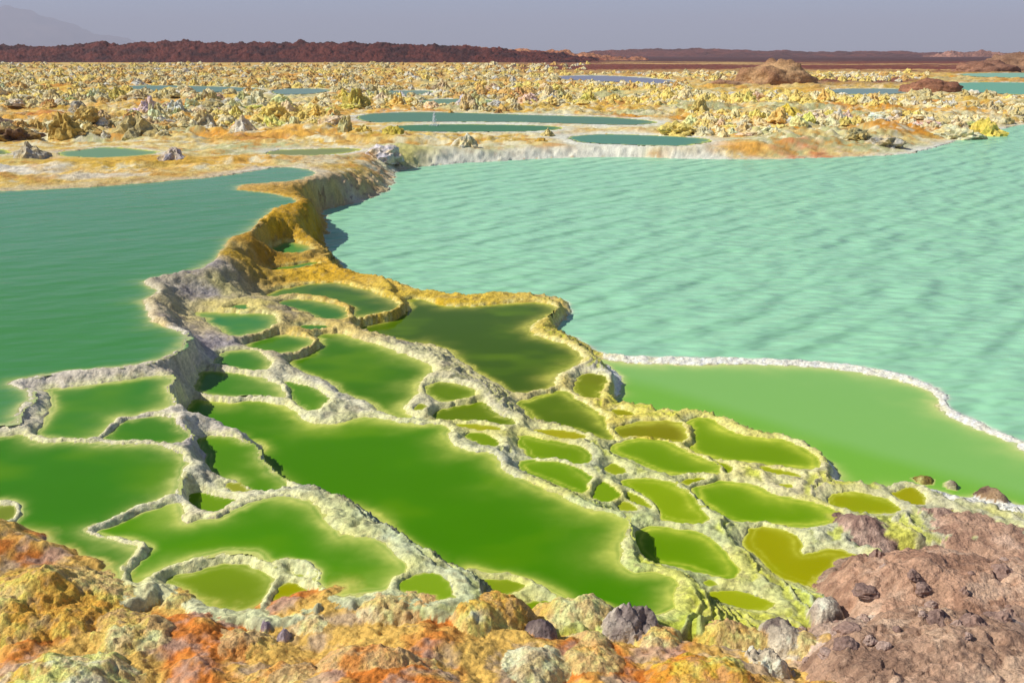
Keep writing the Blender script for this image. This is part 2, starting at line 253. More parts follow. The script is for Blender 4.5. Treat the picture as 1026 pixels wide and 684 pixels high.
BACK = [ # far pools: level, colour greyed in place of sky reflection, outline (photo), label
 (.40,(96,130,114), raw((352,118),(375,113),(430,112),(500,114),(560,116),(610,117),(668,122),(640,125.5),(590,124.5),(520,122.5),(460,122),(400,122.5),(370,123)), 'dark green far pool behind a thin pale dam and the water jet'),
 (.38,(82,124,98), raw((392,126),(430,124.6),(470,124.4),(520,125),(560,126.5),(566,129),(545,131.5),(480,132.5),(420,132),(388,129.5)), 'dark green far pool from which the water jet spurts'),
 (.30,(92,136,120), raw((565,137),(600,134),(640,135),(690,137),(720,140),(690,147),(620,145),(580,143)), 'teal far pool just behind the white bank of the turquoise lake'),
 (.60,(112,144,116), raw((55,153),(80,150),(105,147),(135,149),(168,153),(120,158),(70,158)), 'narrow green pool among the yellow flats at left'),
 (.60,(96,118,96), raw((-60,150),(0,149),(15,152),(0,156),(-60,157)), 'small dark pool by the grey cone at the left edge'),
 (.45,(128,138,96), raw((265,151),(310,149),(365,148),(350,154),(300,157),(265,156)), 'thin olive green pool left of the pale boulder pair'),
 (.42,(110,135,128), raw((110,87),(150,85),(230,87),(270,89),(235,93),(130,92)), 'pale grey strip of water among the distant left mounds'),
 (.42,(118,140,135), raw((270,90),(300,88),(340,90),(310,95),(275,95)), 'small grey blue far pool at left centre'),
 (.42,(120,140,128), raw((360,92),(410,90),(440,91),(420,96),(370,96)), 'pale grey far pool behind centre mounds'),
 (.42,(112,140,120), raw((420,100),(470,98),(500,101),(475,105),(425,104)), 'pale green far pool in the centre of the flat'),
 (.42,(110,160,140), raw((945,84),(985,82),(1060,83),(1060,95),(1000,95),(965,91)), 'turquoise far pool at the right edge of the flat'),
 (.42,(130,170,150), raw((955,74),(1000,73),(1060,73),(1060,78),(980,78)), 'pale turquoise farthest pool at right'),
 (.42,(120,140,140), raw((825,90),(870,88),(920,90),(900,95),(840,95)), 'grey blue far pool behind the right mounds'),
 (.42,(128,132,150), raw((545,77),(600,75),(680,80),(670,85),(610,82),(560,80)), 'lavender grey far pool before the red plain'),
]

def chaikin(P, n):
    P = np.asarray(P, float)
    for _ in range(n):
        Q = np.roll(P, -1, 0); R = np.empty((2*len(P), 2)); R[0::2] = .75*P+.25*Q; R[1::2] = .25*P+.75*Q; P = R
    return P

# ------------------------------------------------------------------ the ground grid: a fan of quads, finer near the viewer's ledge
rs = [2.0]
while rs[-1] < 12000:
    r = rs[-1]
    k = 0.0026 if r < 6 else 0.0040 if r < 30 else 0.007 if r < 60 else 0.015 if r < 330 else 0.06
    rs.append(r*(1+k))
rs = np.array(rs); th = np.linspace(-math.radians(50), math.radians(50), 980)
NR, NT = len(rs), len(th)
RR, TT = np.meshgrid(rs, th, indexing='ij')
X = (RR*np.sin(TT)).ravel(); Y = (RR*np.cos(TT)).ravel(); R = RR.ravel()
N = len(X)
res = np.clip(R*0.004, .012, 3)
# ragged edges: the survey points are jittered by the crust's own growth
fade = 1/(1+np.maximum(R-14, 0)*0.05)
WX = X + (0.05*fbm(X/.45, Y/.45, 3, 3) + 0.034*fbm(X/.12, Y/.12, 13, 3, .7))*np.clip(R/9, .6, 3)
WY = Y + (0.05*fbm(X/.45, Y/.45, 23, 3) + 0.034*fbm(X/.12, Y/.12, 33, 3, .7))*np.clip(R/9, .6, 3)

def sdf(poly, margin):
    """signed distance and bed depth factor (gentle towards downstream rims, steep under upstream walls)"""
    A = poly; B = np.roll(poly, -1, 0)
    lo = poly.min(0)-margin; hi = poly.max(0)+margin
    idx = np.nonzero((X > lo[0]-.1) & (X < hi[0]+.1) & (Y > lo[1]-.1) & (Y < hi[1]+.1))[0]
    px = WX[idx]; py = WY[idx]
    d2 = np.full(len(idx), 1e9); dep = np.full(len(idx), 1e9); ins = np.zeros(len(idx), bool)
    area = 0.5*np.sum(A[:,0]*B[:,1]-B[:,0]*A[:,1]); sg = 1 if area > 0 else -1
    for (ax, ay), (bx, by) in zip(A, B):
        ex, ey = bx-ax, by-ay; l2 = ex*ex+ey*ey+1e-12
        t = np.clip(((px-ax)*ex+(py-ay)*ey)/l2, 0, 1)
        q = (px-ax-t*ex)**2 + (py-ay-t*ey)**2
        d2 = np.minimum(d2, q)
        nx, ny = sg*ey/math.sqrt(l2), -sg*ex/math.sqrt(l2)       # outward normal
        g = nx*0.75 + ny*0.45                                    # + : the rim the water spills over, - : foot of the wall above
        kk = 0.42 if g > 0.35 else 1.3 if g < -0.3 else 0.42 + (0.35-g)/0.65*.88
        dep = np.minimum(dep, kk*kk*q)
        c = ((ay > py) != (by > py))
        if c.any():
            xi = ax + (py-ay)*ex/(ey if abs(ey) > 1e-12 else 1e-12)
            ins ^= (c & (px < xi))
    d = np.sqrt(d2); return idx, np.where(ins, -d, d), np.sqrt(dep)

Wsum = np.zeros(N); WZ = np.zeros(N); dmin = np.full(N, 9.0); own = np.full(N, -1); best = np.full(N, 9.0)
inside = np.full(N, -1); bedz = np.zeros(N); sin_ = np.zeros(N)
ALL = []
for nm, z, c, o in LAKES: ALL.append(dict(n=nm, z=z, c=c, o=o, ch=1, m=3.0, lake=True))
for z, c, o, lb in POOLS: ALL.append(dict(n='pool', z=z, c=c, o=o, ch=2, m=1.6, label=lb, lake=False))
for z, c, o, lb in BACK: ALL.append(dict(n='back', z=z, c=c, o=o, ch=2, m=2.0, label=lb, lake=False))
for i, p in enumerate(ALL):
    P = np.array(p['o'], float); x, y = unproj(P[:,0], P[:,1], p['z']); P = np.stack([x, y], 1)
    P = chaikin(P, p['ch']); p['poly'] = P
    idx, s, dep = sdf(P, p['m'])
    if p['n'] == 'pool': s = s - (.055 if P[:,0].mean() > -.3 else .035)*min(1.0, float(np.ptp(P, 0).min())/.45)
    p['idx'], p['s'], p['dep'] = idx, s, dep
s1 = np.full(N, 9.0); s2 = np.full(N, 9.0)
for p in ALL:
    j, s = p['idx'], p['s']; a1 = s1[j]
    s2[j] = np.where(s < a1, a1, np.minimum(s2[j], s)); s1[j] = np.minimum(a1, s)
near_p = np.full(N, -1)
gmin = .062*np.clip(R/9, .8, 2.5)
push = np.clip(gmin - s2, 0, 1)*(s1 < gmin)
for i, p in enumerate(ALL):
    idx = p['idx']; p['s0'] = p['s']; s = p['s'] = p['s'] + 1.0*push[idx]; dep = p['dep']
    if p['n'] == 'G' or p['n'] == 'T': s = p['s'] = p['s0'] + .3*push[idx]
    m = s >= 0; j = idx[m]; d = s[m]
    win = np.clip(1-d/p['m'], 0, 1)**2
    ww = math.exp((2.2 if p['n'] == 'L' else 5.0)*p['z'])*win/(d*d+4e-4)
    Wsum[j] += ww; WZ[j] += ww*p['z']
    bias = d - 0.15*p['z']
    b = bias < best[j]; jb = j[b]; best[jb] = bias[b]; own[jb] = i
    dmin[j] = np.minimum(dmin[j], d)
    near_p[idx[s <= dmin[idx]+1e-9]] = i
    m = s < 0; j = idx[m]
    inside[j] = i; sin_[j] = s[m]
    dd = np.where(p['n'] == 'pool', np.minimum(dep[m]+.012, -s[m]*1.3), np.minimum(dep[m], -s[m]*1.3))*(0.75+0.9*np.clip(fbm(X[j]/.3, Y[j]/.3, 71, 2)+.4, 0, 1))
    if p['n'] == 'T': dd = dd*1.2
    bedz[j] = p['z'] - 0.006*sstep(0, .02, -s[m]) - 0.5*np.tanh(dd/0.5)

# ------------------------------------------------------------------ height of the ground
zfar = 0.34 + 0.28*sstep(0, -5, X)*sstep(45, 20, Y)
zb = np.where(Y > 18, zfar, 0.16 + (zfar-0.16)*sstep(10, 18, Y))
wb = math.exp(1.5)/(1.1 + 3.0*sstep(3, 7, X)*sstep(18, 24, Y))**2
base = (WZ + wb*zb)/(Wsum + wb)
out = inside < 0
d_ = np.minimum(dmin, 3.0)
ownl = np.where((own == 2), .45, np.where((own == 1) & (R > 13), .6, 1.0)*(1-.8*sstep(17, 21, R)))
thin = (np.abs(X-2.5) < 9) & (own >= 1) & (own <= 2) & (Y < 12) & (base < .06)
lip = (0.036*np.sqrt(np.clip(d_/0.075, 0, 1))-.010)*np.clip(R/8, .75, 1.4)*np.where(thin, .45, 1)*ownl
cau = (0.55-worley(WX/.085, WY/.085, 5))*0.024 + (0.55-worley(WX/.19, WY/.19, 6))*0.036
far_c = (0.55-worley(X/.5, Y/.5, 7))*0.16 + (0.55-worley(X/1.3, Y/1.1, 8))*0.16 + fbm(X/2.5, Y/2.0, 9, 4)*0.18
q_ = fbm(X/1.6, Y/1.3, 10, 5, .6)*2.2; st_ = np.floor(q_*5)/5 + sstep(.7, 1, q_*5-np.floor(q_*5))/5
far_c = far_c + st_*.10
cau = cau + (0.5-worley(WX/.042, WY/.042, 4))*0.018*sstep(12, 7, R)
rough_amt = np.clip(d_/0.10, 0.6, 1)
H = base + lip + cau*rough_amt*sstep(40, 18, R) + far_c*sstep(.5, 2.8, d_)*sstep(17, 26, R)*(.35+.65*sstep(30, 38, Y))*sstep(330, 200, R)
H += fbm(X/.6, Y/.6, 41, 3)*0.05*sstep(.1, .4, d_) + st_*.04*sstep(.15, .8, d_)*sstep(15, 22, R)*sstep(200, 60, R)
H = np.where(out, H, bedz + cau*(.6-.35*np.clip(-sin_/.12, 0, 1))*sstep(40, 18, R))
tz = (base - .085*(X*.8-Y*.25)*sstep(-1.5, 0, X))/.024 + 1.5*fbm(WX/.26, WY/.26, 160, 3); fr_ = tz-np.floor(tz)
terr = sstep(.05, .13, d_)*sstep(12.5, 10.5, Y)*sstep(-2.2, -1.2, X)*out
H += terr*(.026*(np.floor(tz)+sstep(.66, .95, fr_)-tz) + .011*np.exp(-(np.minimum(fr_, 1-fr_)/.12)**2))
tz2 = base/.075 + .5*fbm(WX/.5, WY/.5, 165, 2); fr2 = tz2-np.floor(tz2)
ter2 = sstep(.05, .13, d_)*sstep(12.3, 12.8, Y)*sstep(16.8, 16.0, Y)*sstep(-3.3, -2.9, X)*out
H += ter2*(.075*(np.floor(tz2)+sstep(.55, .9, fr2)-tz2) + .02*np.exp(-(np.minimum(fr2, 1-fr2)/.15)**2))
# the swollen crest of the wall between the lakes
H = np.where(R > 330, 0.4 + fbm(X/90, Y/90, 61, 3)*0.5, H)

# ------------------------------------------------------------------ the orange ledge and the brown bank: overlapping domes
kn_ = sstep(-.12, .2, fbm(X/.4, Y/.4, 19, 2))
NOD = ((0.5-worley(X/.045, Y/.045, 15))*0.013 + (0.5-worley(WX/.09, WY/.09, 16))*0.024)*(.25+.9*kn_) + (0.5-worley(WX/.30, WY/.30, 17))*0.060 + fbm(X/.30, Y/.30, 20, 3)*.05 + fbm(X/.06, Y/.06, 18, 4, .65)*0.022
wk = worley(WX/.21, WY/.21, 28)
ROK = (0.5-worley(X/.055, Y/.055, 25))*0.030*sstep(-.1,.15,fbm(X/.3, Y/.3, 29, 2)) + np.abs(fbm(X/.34, Y/.34, 26, 6, .62))*0.10 + fbm(X/.7, Y/.7, 27, 3)*0.08 + np.floor(4*fbm(X/.5, Y/.42, 30, 4, .55))*.016 - .05*sstep(.75, 1.0, wk)
GRY = (0.5-worley(WX/.045, WY/.045, 35))*0.026 + np.abs(fbm(X/.10, Y/.10, 36, 5, .65))*0.09 - .03
DOMES = [ # u, v of the crown, half width, half depth (photo px), top level, kind, colours, label
 (18,583,92,52,.74,'o',((214,172,72),(200,140,40),(222,190,110)),'large golden yellow mineral dome at the left end of the ledge'),
 (120,618,72,38,.66,'o',((206,172,88),(170,140,100),(225,200,150)),'tan hump with grey flecks right of the golden dome'),
 (50,668,120,56,.72,'o',((232,205,120),(232,170,50),(222,205,190)),'pale pink and yellow mound in the bottom left corner'),
 (182,604,48,24,.55,'o',((214,178,104),(190,140,70),(220,195,140)),'small nodular tan mound in front of the crescent pool'),
 (160,650,55,40,.60,'o',((208,150,60),(196,110,40),(220,190,120)),'knobbly orange mound with a hollow on its right side'),
 (238,646,62,42,.60,'o',((206,160,80),(190,110,48),(215,190,130)),'rust and tan mound below the two dark purple stones'),
 (318,628,50,34,.56,'o',((204,164,90),(196,120,50),(200,180,150)),'rounded tan mound with rusty folds right of the purple stones'),
 (395,615,72,34,.58,'o',((214,180,110),(206,130,50),(210,195,175)),'wide folded cream mound with orange drip ridges'),
 (486,618,58,34,.62,'o',((220,186,100),(214,150,50),(214,200,180)),'yellow mound with a whitish top left of the dark grey rock'),
 (380,672,90,34,.66,'o',((196,160,80),(196,110,46),(205,170,80)),'long orange brown mound at the bottom centre left'),
 (285,676,60,30,.64,'o',((196,130,60),(160,90,50),(200,160,90)),'deep rust mound at the bottom edge left of centre'),
 (520,668,66,30,.58,'o',((200,190,165),(190,180,120),(215,210,195)),'whitish grey lumpy mound at the bottom centre'),
 (575,612,52,22,.47,'o',((216,190,110),(210,170,80),(222,205,150)),'low yellow crust ridge ringing the little lime pool'),
 (590,655,60,34,.52,'o',((214,180,96),(206,140,70),(220,200,140)),'pale tan hump between the white mound and the bright orange mound'),
 (648,640,44,26,.47,'o',((210,178,104),(206,130,60),(214,196,150)),'soft beige mound right under the grey rock'),
 (735,634,52,17,.36,'o',((214,134,44),(196,104,30),(226,180,80)),'flat rust orange cushion beside the lime basin'),
 (690,676,88,34,.54,'o',((230,160,44),(222,120,24),(228,196,110)),'bright orange and yellow mound at the bottom right of centre'),
 (800,640,44,24,.33,'o',((196,160,90),(190,140,70),(200,180,130)),'low sandy yellow patch left of the brown slope'),
 (830,690,80,20,.47,'o',((206,130,50),(170,90,50),(214,170,90)),'rusty orange hump at the bottom edge below the grey stones'),
 (635,613,42,17,.56,'g',((150,132,128),(108,92,92),(184,168,160)),'rounded purple grey rock behind the ledge at the near end of the largest pool'),
 (541,636,23,16,.52,'g',((128,108,106),(80,66,70),(170,150,145)),'dark grey jagged rock between two yellow mounds'),
 (267,617,9,6,.60,'g',((132,112,120),(86,70,86),(170,160,170)),'left one of two small purple stones on the ledge'),
 (284,626,11,8,.61,'g',((108,90,98),(70,56,70),(150,130,140)),'darker right one of two small purple stones on the ledge'),
 (768,660,34,18,.46,'g',((160,142,128),(104,90,86),(190,174,160)),'beige grey crumbly rock on the orange ledge at lower right'),
 (785,625,26,20,.40,'g',((150,132,122),(88,72,72),(178,160,148)),'dark grey broken stones beside the sandy yellow patch'),
 (828,606,20,12,.30,'g',((150,130,122),(84,70,70),(176,160,150)),'grey stone heap at the near tip of the mustard bent pool'),
 (862,528,34,17,.17,'b',((150,122,108),(108,82,74),(172,146,130)),'reddish dark rock between the lens pool and the brown slope'),
 (940,514,30,12,.12,'b',((154,128,112),(112,88,78),(176,152,134)),'brown rock by the tiny mustard puddle at the lake corner'),
 (1002,528,66,22,.20,'b',((158,124,102),(122,92,76),(178,148,126)),'ruddy brown rocky shelf at the right lake shore'),
 (985,590,120,46,.42,'b',((160,124,100),(124,90,72),(178,148,124)),'large smooth brown slope at the right edge'),
 (960,662,130,50,.50,'b',((150,120,98),(112,86,70),(174,146,122)),'rough brown boulder face in the bottom right corner'),
 (870,575,46,28,.24,'b',((168,146,124),(130,104,88),(190,170,148)),'pale gravelly hump right of the mustard bent pool'),
 (858,640,52,34,.36,'b',((160,136,118),(110,88,80),(186,166,148)),'grey brown rubble slope beside the sandy patch'),
]
ISLES = [
 (926,476,11,4,.06,'b',((138,120,50),(110,84,40),(196,190,120)),'small mustard brown islet in the lime lake'),
 (953,482,6,4,.05,'b',((160,150,120),(100,80,70),(200,196,150)),'tiny pale islet right of the mustard brown one'),
 (996,490,14,8,.10,'b',((150,122,90),(110,84,70),(176,150,120)),'brown rock islet nearest the right shore of the lime lake'),
]
lab = np.where(out, own, inside).astype(int)       # which pool's basin a spot belongs to
NP = len(ALL)
# sheet of mineral ground under the domes
LP = np.array([(-200,545),(0,556),(60,566),(85,583),(130,590),(190,600),(260,612),(330,606),(400,600),(460,604),(520,625),(560,640),(620,628),(680,622),(760,618),(800,600),(838,585),(862,560),(840,520),(850,506),(900,508),(960,508),(1000,512),(1060,500),(1300,520),(1300,900),(-300,900)])
x, y = unproj(LP[:,0], LP[:,1], .32); lp = chaikin(np.stack([x, y], 1), 1)
idx, s, _ = sdf(lp, 0.3)
DK = []
for D in DOMES+ISLES:
    u, v, ru, rv, zt = D[:5]
    zc = zt*0.8
    cx, cy = unproj(u, v, zc); dist = math.sqrt(cx*cx+cy*cy+(CAM_H-zc)**2); sdp = (CAM_H-zc)/dist
    DK.append((float(cx), float(cy), ru*dist/F, rv*dist/(F*sdp)))
sw_ = np.full(N, 1e-6); sz_ = np.zeros(N)
for k_ in range(len(DOMES)):
    D_ = list(DOMES[k_])
    if D_[5] != 'b' and D_[0] < 480: D_[4] += .06; D_[1] += 34 if D_[0] < 100 else 24 if D_[0] < 150 else 14 if D_[0] < 300 else 2
    if D_[5] == 'o': D_[6] = tuple(tuple(int(.78*q+.29*r_) if .78*q+.29*r_ < 236 else 236 for q, r_ in zip(c_, (222,192,128))) for c_ in D_[6])
    if D_[5] == 'b': D_[6] = tuple(tuple(int(min(228, .8*q*1.13+.2*r_)) for q, r_ in zip(c_, (184,156,128))) for c_ in D_[6])
    if D_[5] == 'g': D_[2] *= .82; D_[3] *= .82
    if D_[5] == 'g': D_[6] = tuple((int(c_[0]*1.14), int(c_[1]*1.19), int(c_[2]*1.12)) for c_ in D_[6])
    DOMES[k_] = tuple(D_)
DK = []
for D in DOMES+ISLES:
    u, v, ru, rv, zt = D[:5]
    zc = zt*0.8
    cx, cy = unproj(u, v, zc); dist = math.sqrt(cx*cx+cy*cy+(CAM_H-zc)**2); sdp = (CAM_H-zc)/dist
    DK.append((float(cx), float(cy), ru*dist/F, rv*dist/(F*sdp)))
nl = np.nonzero(R < 9)[0]
for k, D in enumerate(DOMES):
    if D[5] == 'g': continue
    g_ = np.exp(-(((X[nl]-DK[k][0])/.45)**2 + ((Y[nl]-DK[k][1])/.45)**2)) + 1e-5
    sw_[nl] += g_; sz_[nl] += g_*(D[4]-.04)
PLAT = sz_/sw_ - .05
gz = np.full(N, -1.0)
gz[idx] = np.where(s < 0.2, PLAT[idx] - .16*sstep(-.30, 0, s) - np.clip(s, 0, 1)*2.2, -1)
H[idx] -= np.where(s < .1, .30*sstep(0, -.2, s), 0)*(inside[idx] < 0)*sstep(.10, .3, dmin[idx])
gz += NOD*0.8 + fbm(X/.5, Y/.5, 45, 3)*0.08
HL = np.maximum(H, gz); ll = np.where(gz > H, NP+900, lab)
for k, D in enumerate(DOMES+ISLES):
    cx, cy, a, b = DK[k]; zt, kd = D[4]-.04, D[5]
    j = np.nonzero((np.abs(X-cx) < a*1.8) & (np.abs(Y-cy) < b*1.8))[0]
    wx = X[j] + 0.30*a*fbm(X[j]/(a*.9)+k*7, Y[j]/(a*.9), 80+k, 3); wy = Y[j] + 0.30*b*fbm(X[j]/(a*.9), Y[j]/(a*.9)+k*5, 180+k, 3)
    q = ((wx-cx)/a)**2 + ((wy-cy)/b)**2
    det = NOD if kd == 'o' else GRY if kd == 'g' else ROK
    amp = {'o': 1.0, 'g': .9, 'b': 0.8}[kd]*(0.5 if a < .12 else 1)
    if kd == 'g' or k >= len(DOMES):
        zbk = -0.02 if k >= len(DOMES) else float(np.mean(PLAT[j]))-.05
        if k < len(DOMES): zt = zbk + .05 + min(.06, a*.4)
        h = zbk - .05 + (zt-zbk+.05)*np.clip(1-q, 0, 1)**0.5 + det[j]*amp*(min(1, .4+a/.25) if kd == 'g' else 1)
    else:
        h = zt - (.19 if kd == 'o' else .11)*np.clip(q, 0, 3)**.9 - .12*sstep(.7, 1.4, q) + det[j]*amp
        q = q/1.6
    if kd == 'o':                                             # drip folds running down the flanks
        ang = np.arctan2(wy-cy, wx-cx)
        h += 0.035*np.sqrt(np.clip(q, 0, 1))*vn(ang*4.5+k*3, np.sqrt(q)*1.2+fbm(wx/.2, wy/.2, 77, 2), 300+k)
    h = np.where(q < 1, h, -1)
    up = h > HL[j]; HL[j[up]] = h[up]; ll[j[up]] = NP+k
H = HL

# ------------------------------------------------------------------ colour of the ground (what the minerals are, not how they are lit)
CP = [ # photo u, v, colour of the crust there
 (100,370,(216,204,180)),(60,400,(196,184,170)),(25,405,(205,195,178)),(140,366,(206,180,110)),(200,310,(164,156,150)),(190,296,(140,132,134)),(180,290,(196,188,170)),(160,283,(190,182,168)),(210,355,(150,142,142)),(190,370,(196,186,170)),
 (270,240,(190,148,24)),(300,200,(200,150,24)),(300,225,(184,140,20)),(340,195,(172,134,44)),(375,185,(178,164,136)),(390,172,(190,180,150)),(240,280,(172,138,34)),(225,262,(180,168,110)),(215,278,(150,130,60)),(300,270,(204,162,34)),(330,270,(200,156,30)),(290,185,(186,140,40)),
 (235,252,(190,152,60)),(258,262,(172,128,26)),(342,206,(196,152,40)),(322,196,(196,148,30)),(312,275,(206,164,40)),
 (330,290,(198,168,70)),(380,310,(204,170,60)),(400,292,(206,176,60)),(240,320,(204,188,110)),(215,305,(198,186,120)),(300,340,(204,176,84)),(260,330,(190,170,110)),
 (480,303,(204,172,36)),(430,297,(200,164,36)),(560,320,(208,186,84)),(545,345,(212,190,90)),(590,370,(212,190,110)),(620,400,(214,196,90)),(575,390,(204,186,120)),(600,395,(210,192,90)),
 (420,350,(200,194,150)),(460,390,(200,194,160)),(500,410,(188,182,160)),(300,390,(210,204,174)),(330,410,(208,206,164)),(340,395,(196,190,170)),
 (400,440,(206,210,164)),(520,460,(192,192,168)),(480,420,(206,200,130)),(560,430,(204,198,130)),(590,450,(186,188,150)),(640,450,(196,200,130)),(700,430,(206,196,90)),(650,420,(206,190,60)),(750,440,(206,196,124)),(800,470,(206,196,150)),(820,490,(190,186,160)),(760,490,(192,200,134)),
 (600,500,(188,198,134)),(680,540,(188,198,126)),(700,520,(180,186,130)),(740,560,(178,186,126)),(770,575,(176,184,146)),(650,590,(184,198,96)),(690,600,(186,196,110)),(850,510,(196,196,160)),(880,500,(196,194,160)),(930,505,(190,186,150)),
 (200,440,(210,200,178)),(225,480,(176,164,164)),(120,440,(212,202,172)),(150,540,(214,210,180)),(220,565,(224,210,170)),(290,580,(205,212,150)),(350,520,(186,192,160)),(420,560,(178,190,160)),(480,575,(190,196,160)),(320,500,(206,206,174)),(265,500,(206,204,160)),
 (600,355,(214,210,190)),(700,363,(226,222,204)),(900,378,(224,222,204)),(1000,432,(220,218,196)),(950,400,(214,206,180)),
]
cpx, cpy = unproj([c[0] for c in CP], [c[1] for c in CP], .3)
cpc = np.array([lin(c[2]) for c in CP])
near = R < 34
ni = np.nonzero(near)[0]
col = np.zeros((N, 3))
jx = X[ni] + 0.25*fbm(X[ni]/.4, Y[ni]/.4, 91, 3); jy = Y[ni] + 0.25*fbm(X[ni]/.4, Y[ni]/.4, 92, 3)
sw = np.zeros(len(ni)); sc3 = np.zeros((len(ni), 3))
for k in range(len(CP)):
    wgt = 1/(((jx-cpx[k])**2 + (jy-cpy[k])**2)**1.5 + 1e-3); sw += wgt; sc3 += wgt[:,None]*cpc[k]
col[ni] = sc3/sw[:,None]
# grey violet crust patches on the broad ramps, white salt at the waterline
n_a = fbm(X/.22, Y/.22, 101, 4, .6); n_b = fbm(X/.9, Y/.9, 102, 3)
crust = np.clip((n_a+.35*n_b-.02)*3.2, 0, 1)*sstep(.05, .16, d_)
left = sstep(1.5, -1.0, X)*0.4 + 0.5
ochre = sstep(11.0, 13.0, Y)*sstep(-.3, -1.6, X)
crc = lin((118,108,112))
kcr = (crust*left*(1-ochre)*0.6)[:,None]; col = col*(1-kcr) + crc*kcr
edge = (np.exp(-(d_/.035)**2)*np.clip(.75+n_a*1.5, 0, 1)*0.7*(1-.6*ochre))[:,None]
col = col*(1-edge) + lin((228,222,190))*edge
tint = (np.exp(-(d_/.05)**2)*(own > 2)*.55*np.clip(.8+n_a*2, 0, 1))[:,None]
col = col*(1-tint) + lin((214,212,120))*tint
tread = (terr*sstep(.08, .18, fr_)*sstep(.74, .64, fr_)*.72*sstep(-1.5, 1.0, X)*(1-.7*sstep(2.6, 3.3, X)))[:,None]
col = col*(1-tread) + lin((178,186,40))*tread
sulf = (np.clip((fbm(X/.5, Y/.5, 103, 3)-.12)*4, 0, 1)*sstep(-3, 1, X)*.5)[:,None]
col = col*(1-sulf) + lin((206,200,80))*sulf
sp = np.clip((vn(X/.03, Y/.03, 104)-.22)*5, 0, 1)[:,None]*.45
col = col*(1-sp) + lin((150,136,96))*sp
# the far flat: cream, yellow, orange and white minerals in patches, red plain beyond
f1 = fbm(X/3.2, Y/5.0, 111, 5, .6); f2 = fbm(X/6, Y/9, 112, 4, .6); f3 = fbm(X/1.2, Y/1.6, 113, 4, .6)
fc = np.tile(lin((222,198,124)), (N, 1))
def blend(c, m): 
    global fc
    m = np.clip(m, 0, 1)[:,None]; fc = fc*(1-m) + lin(c)*m
blend((214,176,70), (f1+.05)*3.2); blend((224,214,172), (f3-.10)*3); blend((224,172,72), (f2-.16)*5*(.6+f3)); blend((212,144,40), (fbm(X/5, Y/4, 114, 4)-.26)*9)
blend((188,186,130), (f1*-1-.16)*4)
rust = sstep(55, 140, Y); blend((206,164,96), rust*(.45+f3*1.2))
U = 513 + F*X/np.maximum(Y, .1)/math.cos(PITCH)*1.0
red = sstep(150, 215, Y + 60*fbm(X/40, Y/60, 115, 3))*sstep(430, 560, U)
blend((120,62,44), red*1.0); blend((196,158,96), red*np.clip((fbm(X/60, Y/12, 116, 4)-.12)*6, 0, 1))
red2 = np.exp(-((Y-112)/13)**2)*sstep(690, 740, U)*sstep(945, 900, U); blend((132,82,62), red2*1.1)
blend((84,50,42), sstep(300, 380, Y)); blend((104,74,64), sstep(900, 3000, Y)*.6)
f4 = fbm(X/.45, Y/.5, 118, 4, .7)
blend((228,218,178), (f4-.12)*2.5*sstep(80, 40, Y)); blend((200,150,70), (-f4-.16)*3.5*sstep(80, 40, Y))
# white rims of salt around the lakes
bank = np.exp(-(d_/.5)**2)*sstep(17, 22, R); blend((216,214,196), bank*(.8+f3))
def patch(u, v, ru, rv, c, a=1.0, z=.45):
    x0, y0 = unproj(u, v, z); xa, _ = unproj(u+ru, v, z); _, yb = unproj(u, v-rv, z); _, yc = unproj(u, v+rv, z)
    wx = X + (xa-x0)*.6*fbm(X/1.2, Y/1.8, 120, 4); wy = Y + (yb-y0)*.7*fbm(X/1.2, Y/1.8, 121, 4)
    q = ((wx-x0)/(xa-x0))**2 + ((wy-y0)/np.where(wy > y0, yb-y0, y0-yc))**2
    blend(c, a*sstep(1.35, .2, q)*np.clip(.75+f3*1.1+f4*.8, 0, 1))
for a in [(815,143,50,7,(206,110,14)),(740,141,36,4,(226,160,40)),(880,147,40,4,(230,180,50)),(60,165,110,7,(214,176,66)),(130,168,120,6,(210,170,60)),(30,178,80,5,(222,214,196)),(90,186,70,3,(216,208,190)),
          (200,165,60,5,(206,160,50)),(330,165,50,5,(206,196,160)),(560,127,0.1,0.1,(0,0,0)),(700,130,80,4,(226,180,70)),(480,152,110,8,(214,212,186)),(650,152,140,5,(222,218,206)),(800,153,90,4,(222,212,190)),(420,150,40,5,(196,186,90)),
          (980,140,40,5,(206,196,70)),(870,162-12,30,4,(226,190,80)),(280,75,22,1.6,(226,150,30)),(60,112,40,3,(200,110,40)),(250,140,40,5,(196,130,50)),(620,100,60,4,(214,150,60))]:
    if a[2] > 1: patch(*a[:5], .85)
blend((222,220,200), np.exp(-(d_/.9)**2)*sstep(18, 22, R)*sstep(400, 450, U)*sstep(760, 700, U)*(.85+f3*.8))
tf = sstep(19, 26, R)[:,None]
tfl = np.clip(tf + (sstep(16.5, 19, Y)*sstep(.5, -1, X)*0)[:,None], 0, 1)
col = col*(1-tfl) + fc*tfl
line = ((own >= 1) & (own <= 2) & (base < .07) & (Y < 12.5) & (X > 1.0) & out & (np.abs(s1) < .3))
lm = (np.clip(.9+n_a, 0, 1)*line*.85)[:,None]; col = col*(1-lm) + lin((232,228,214))*lm
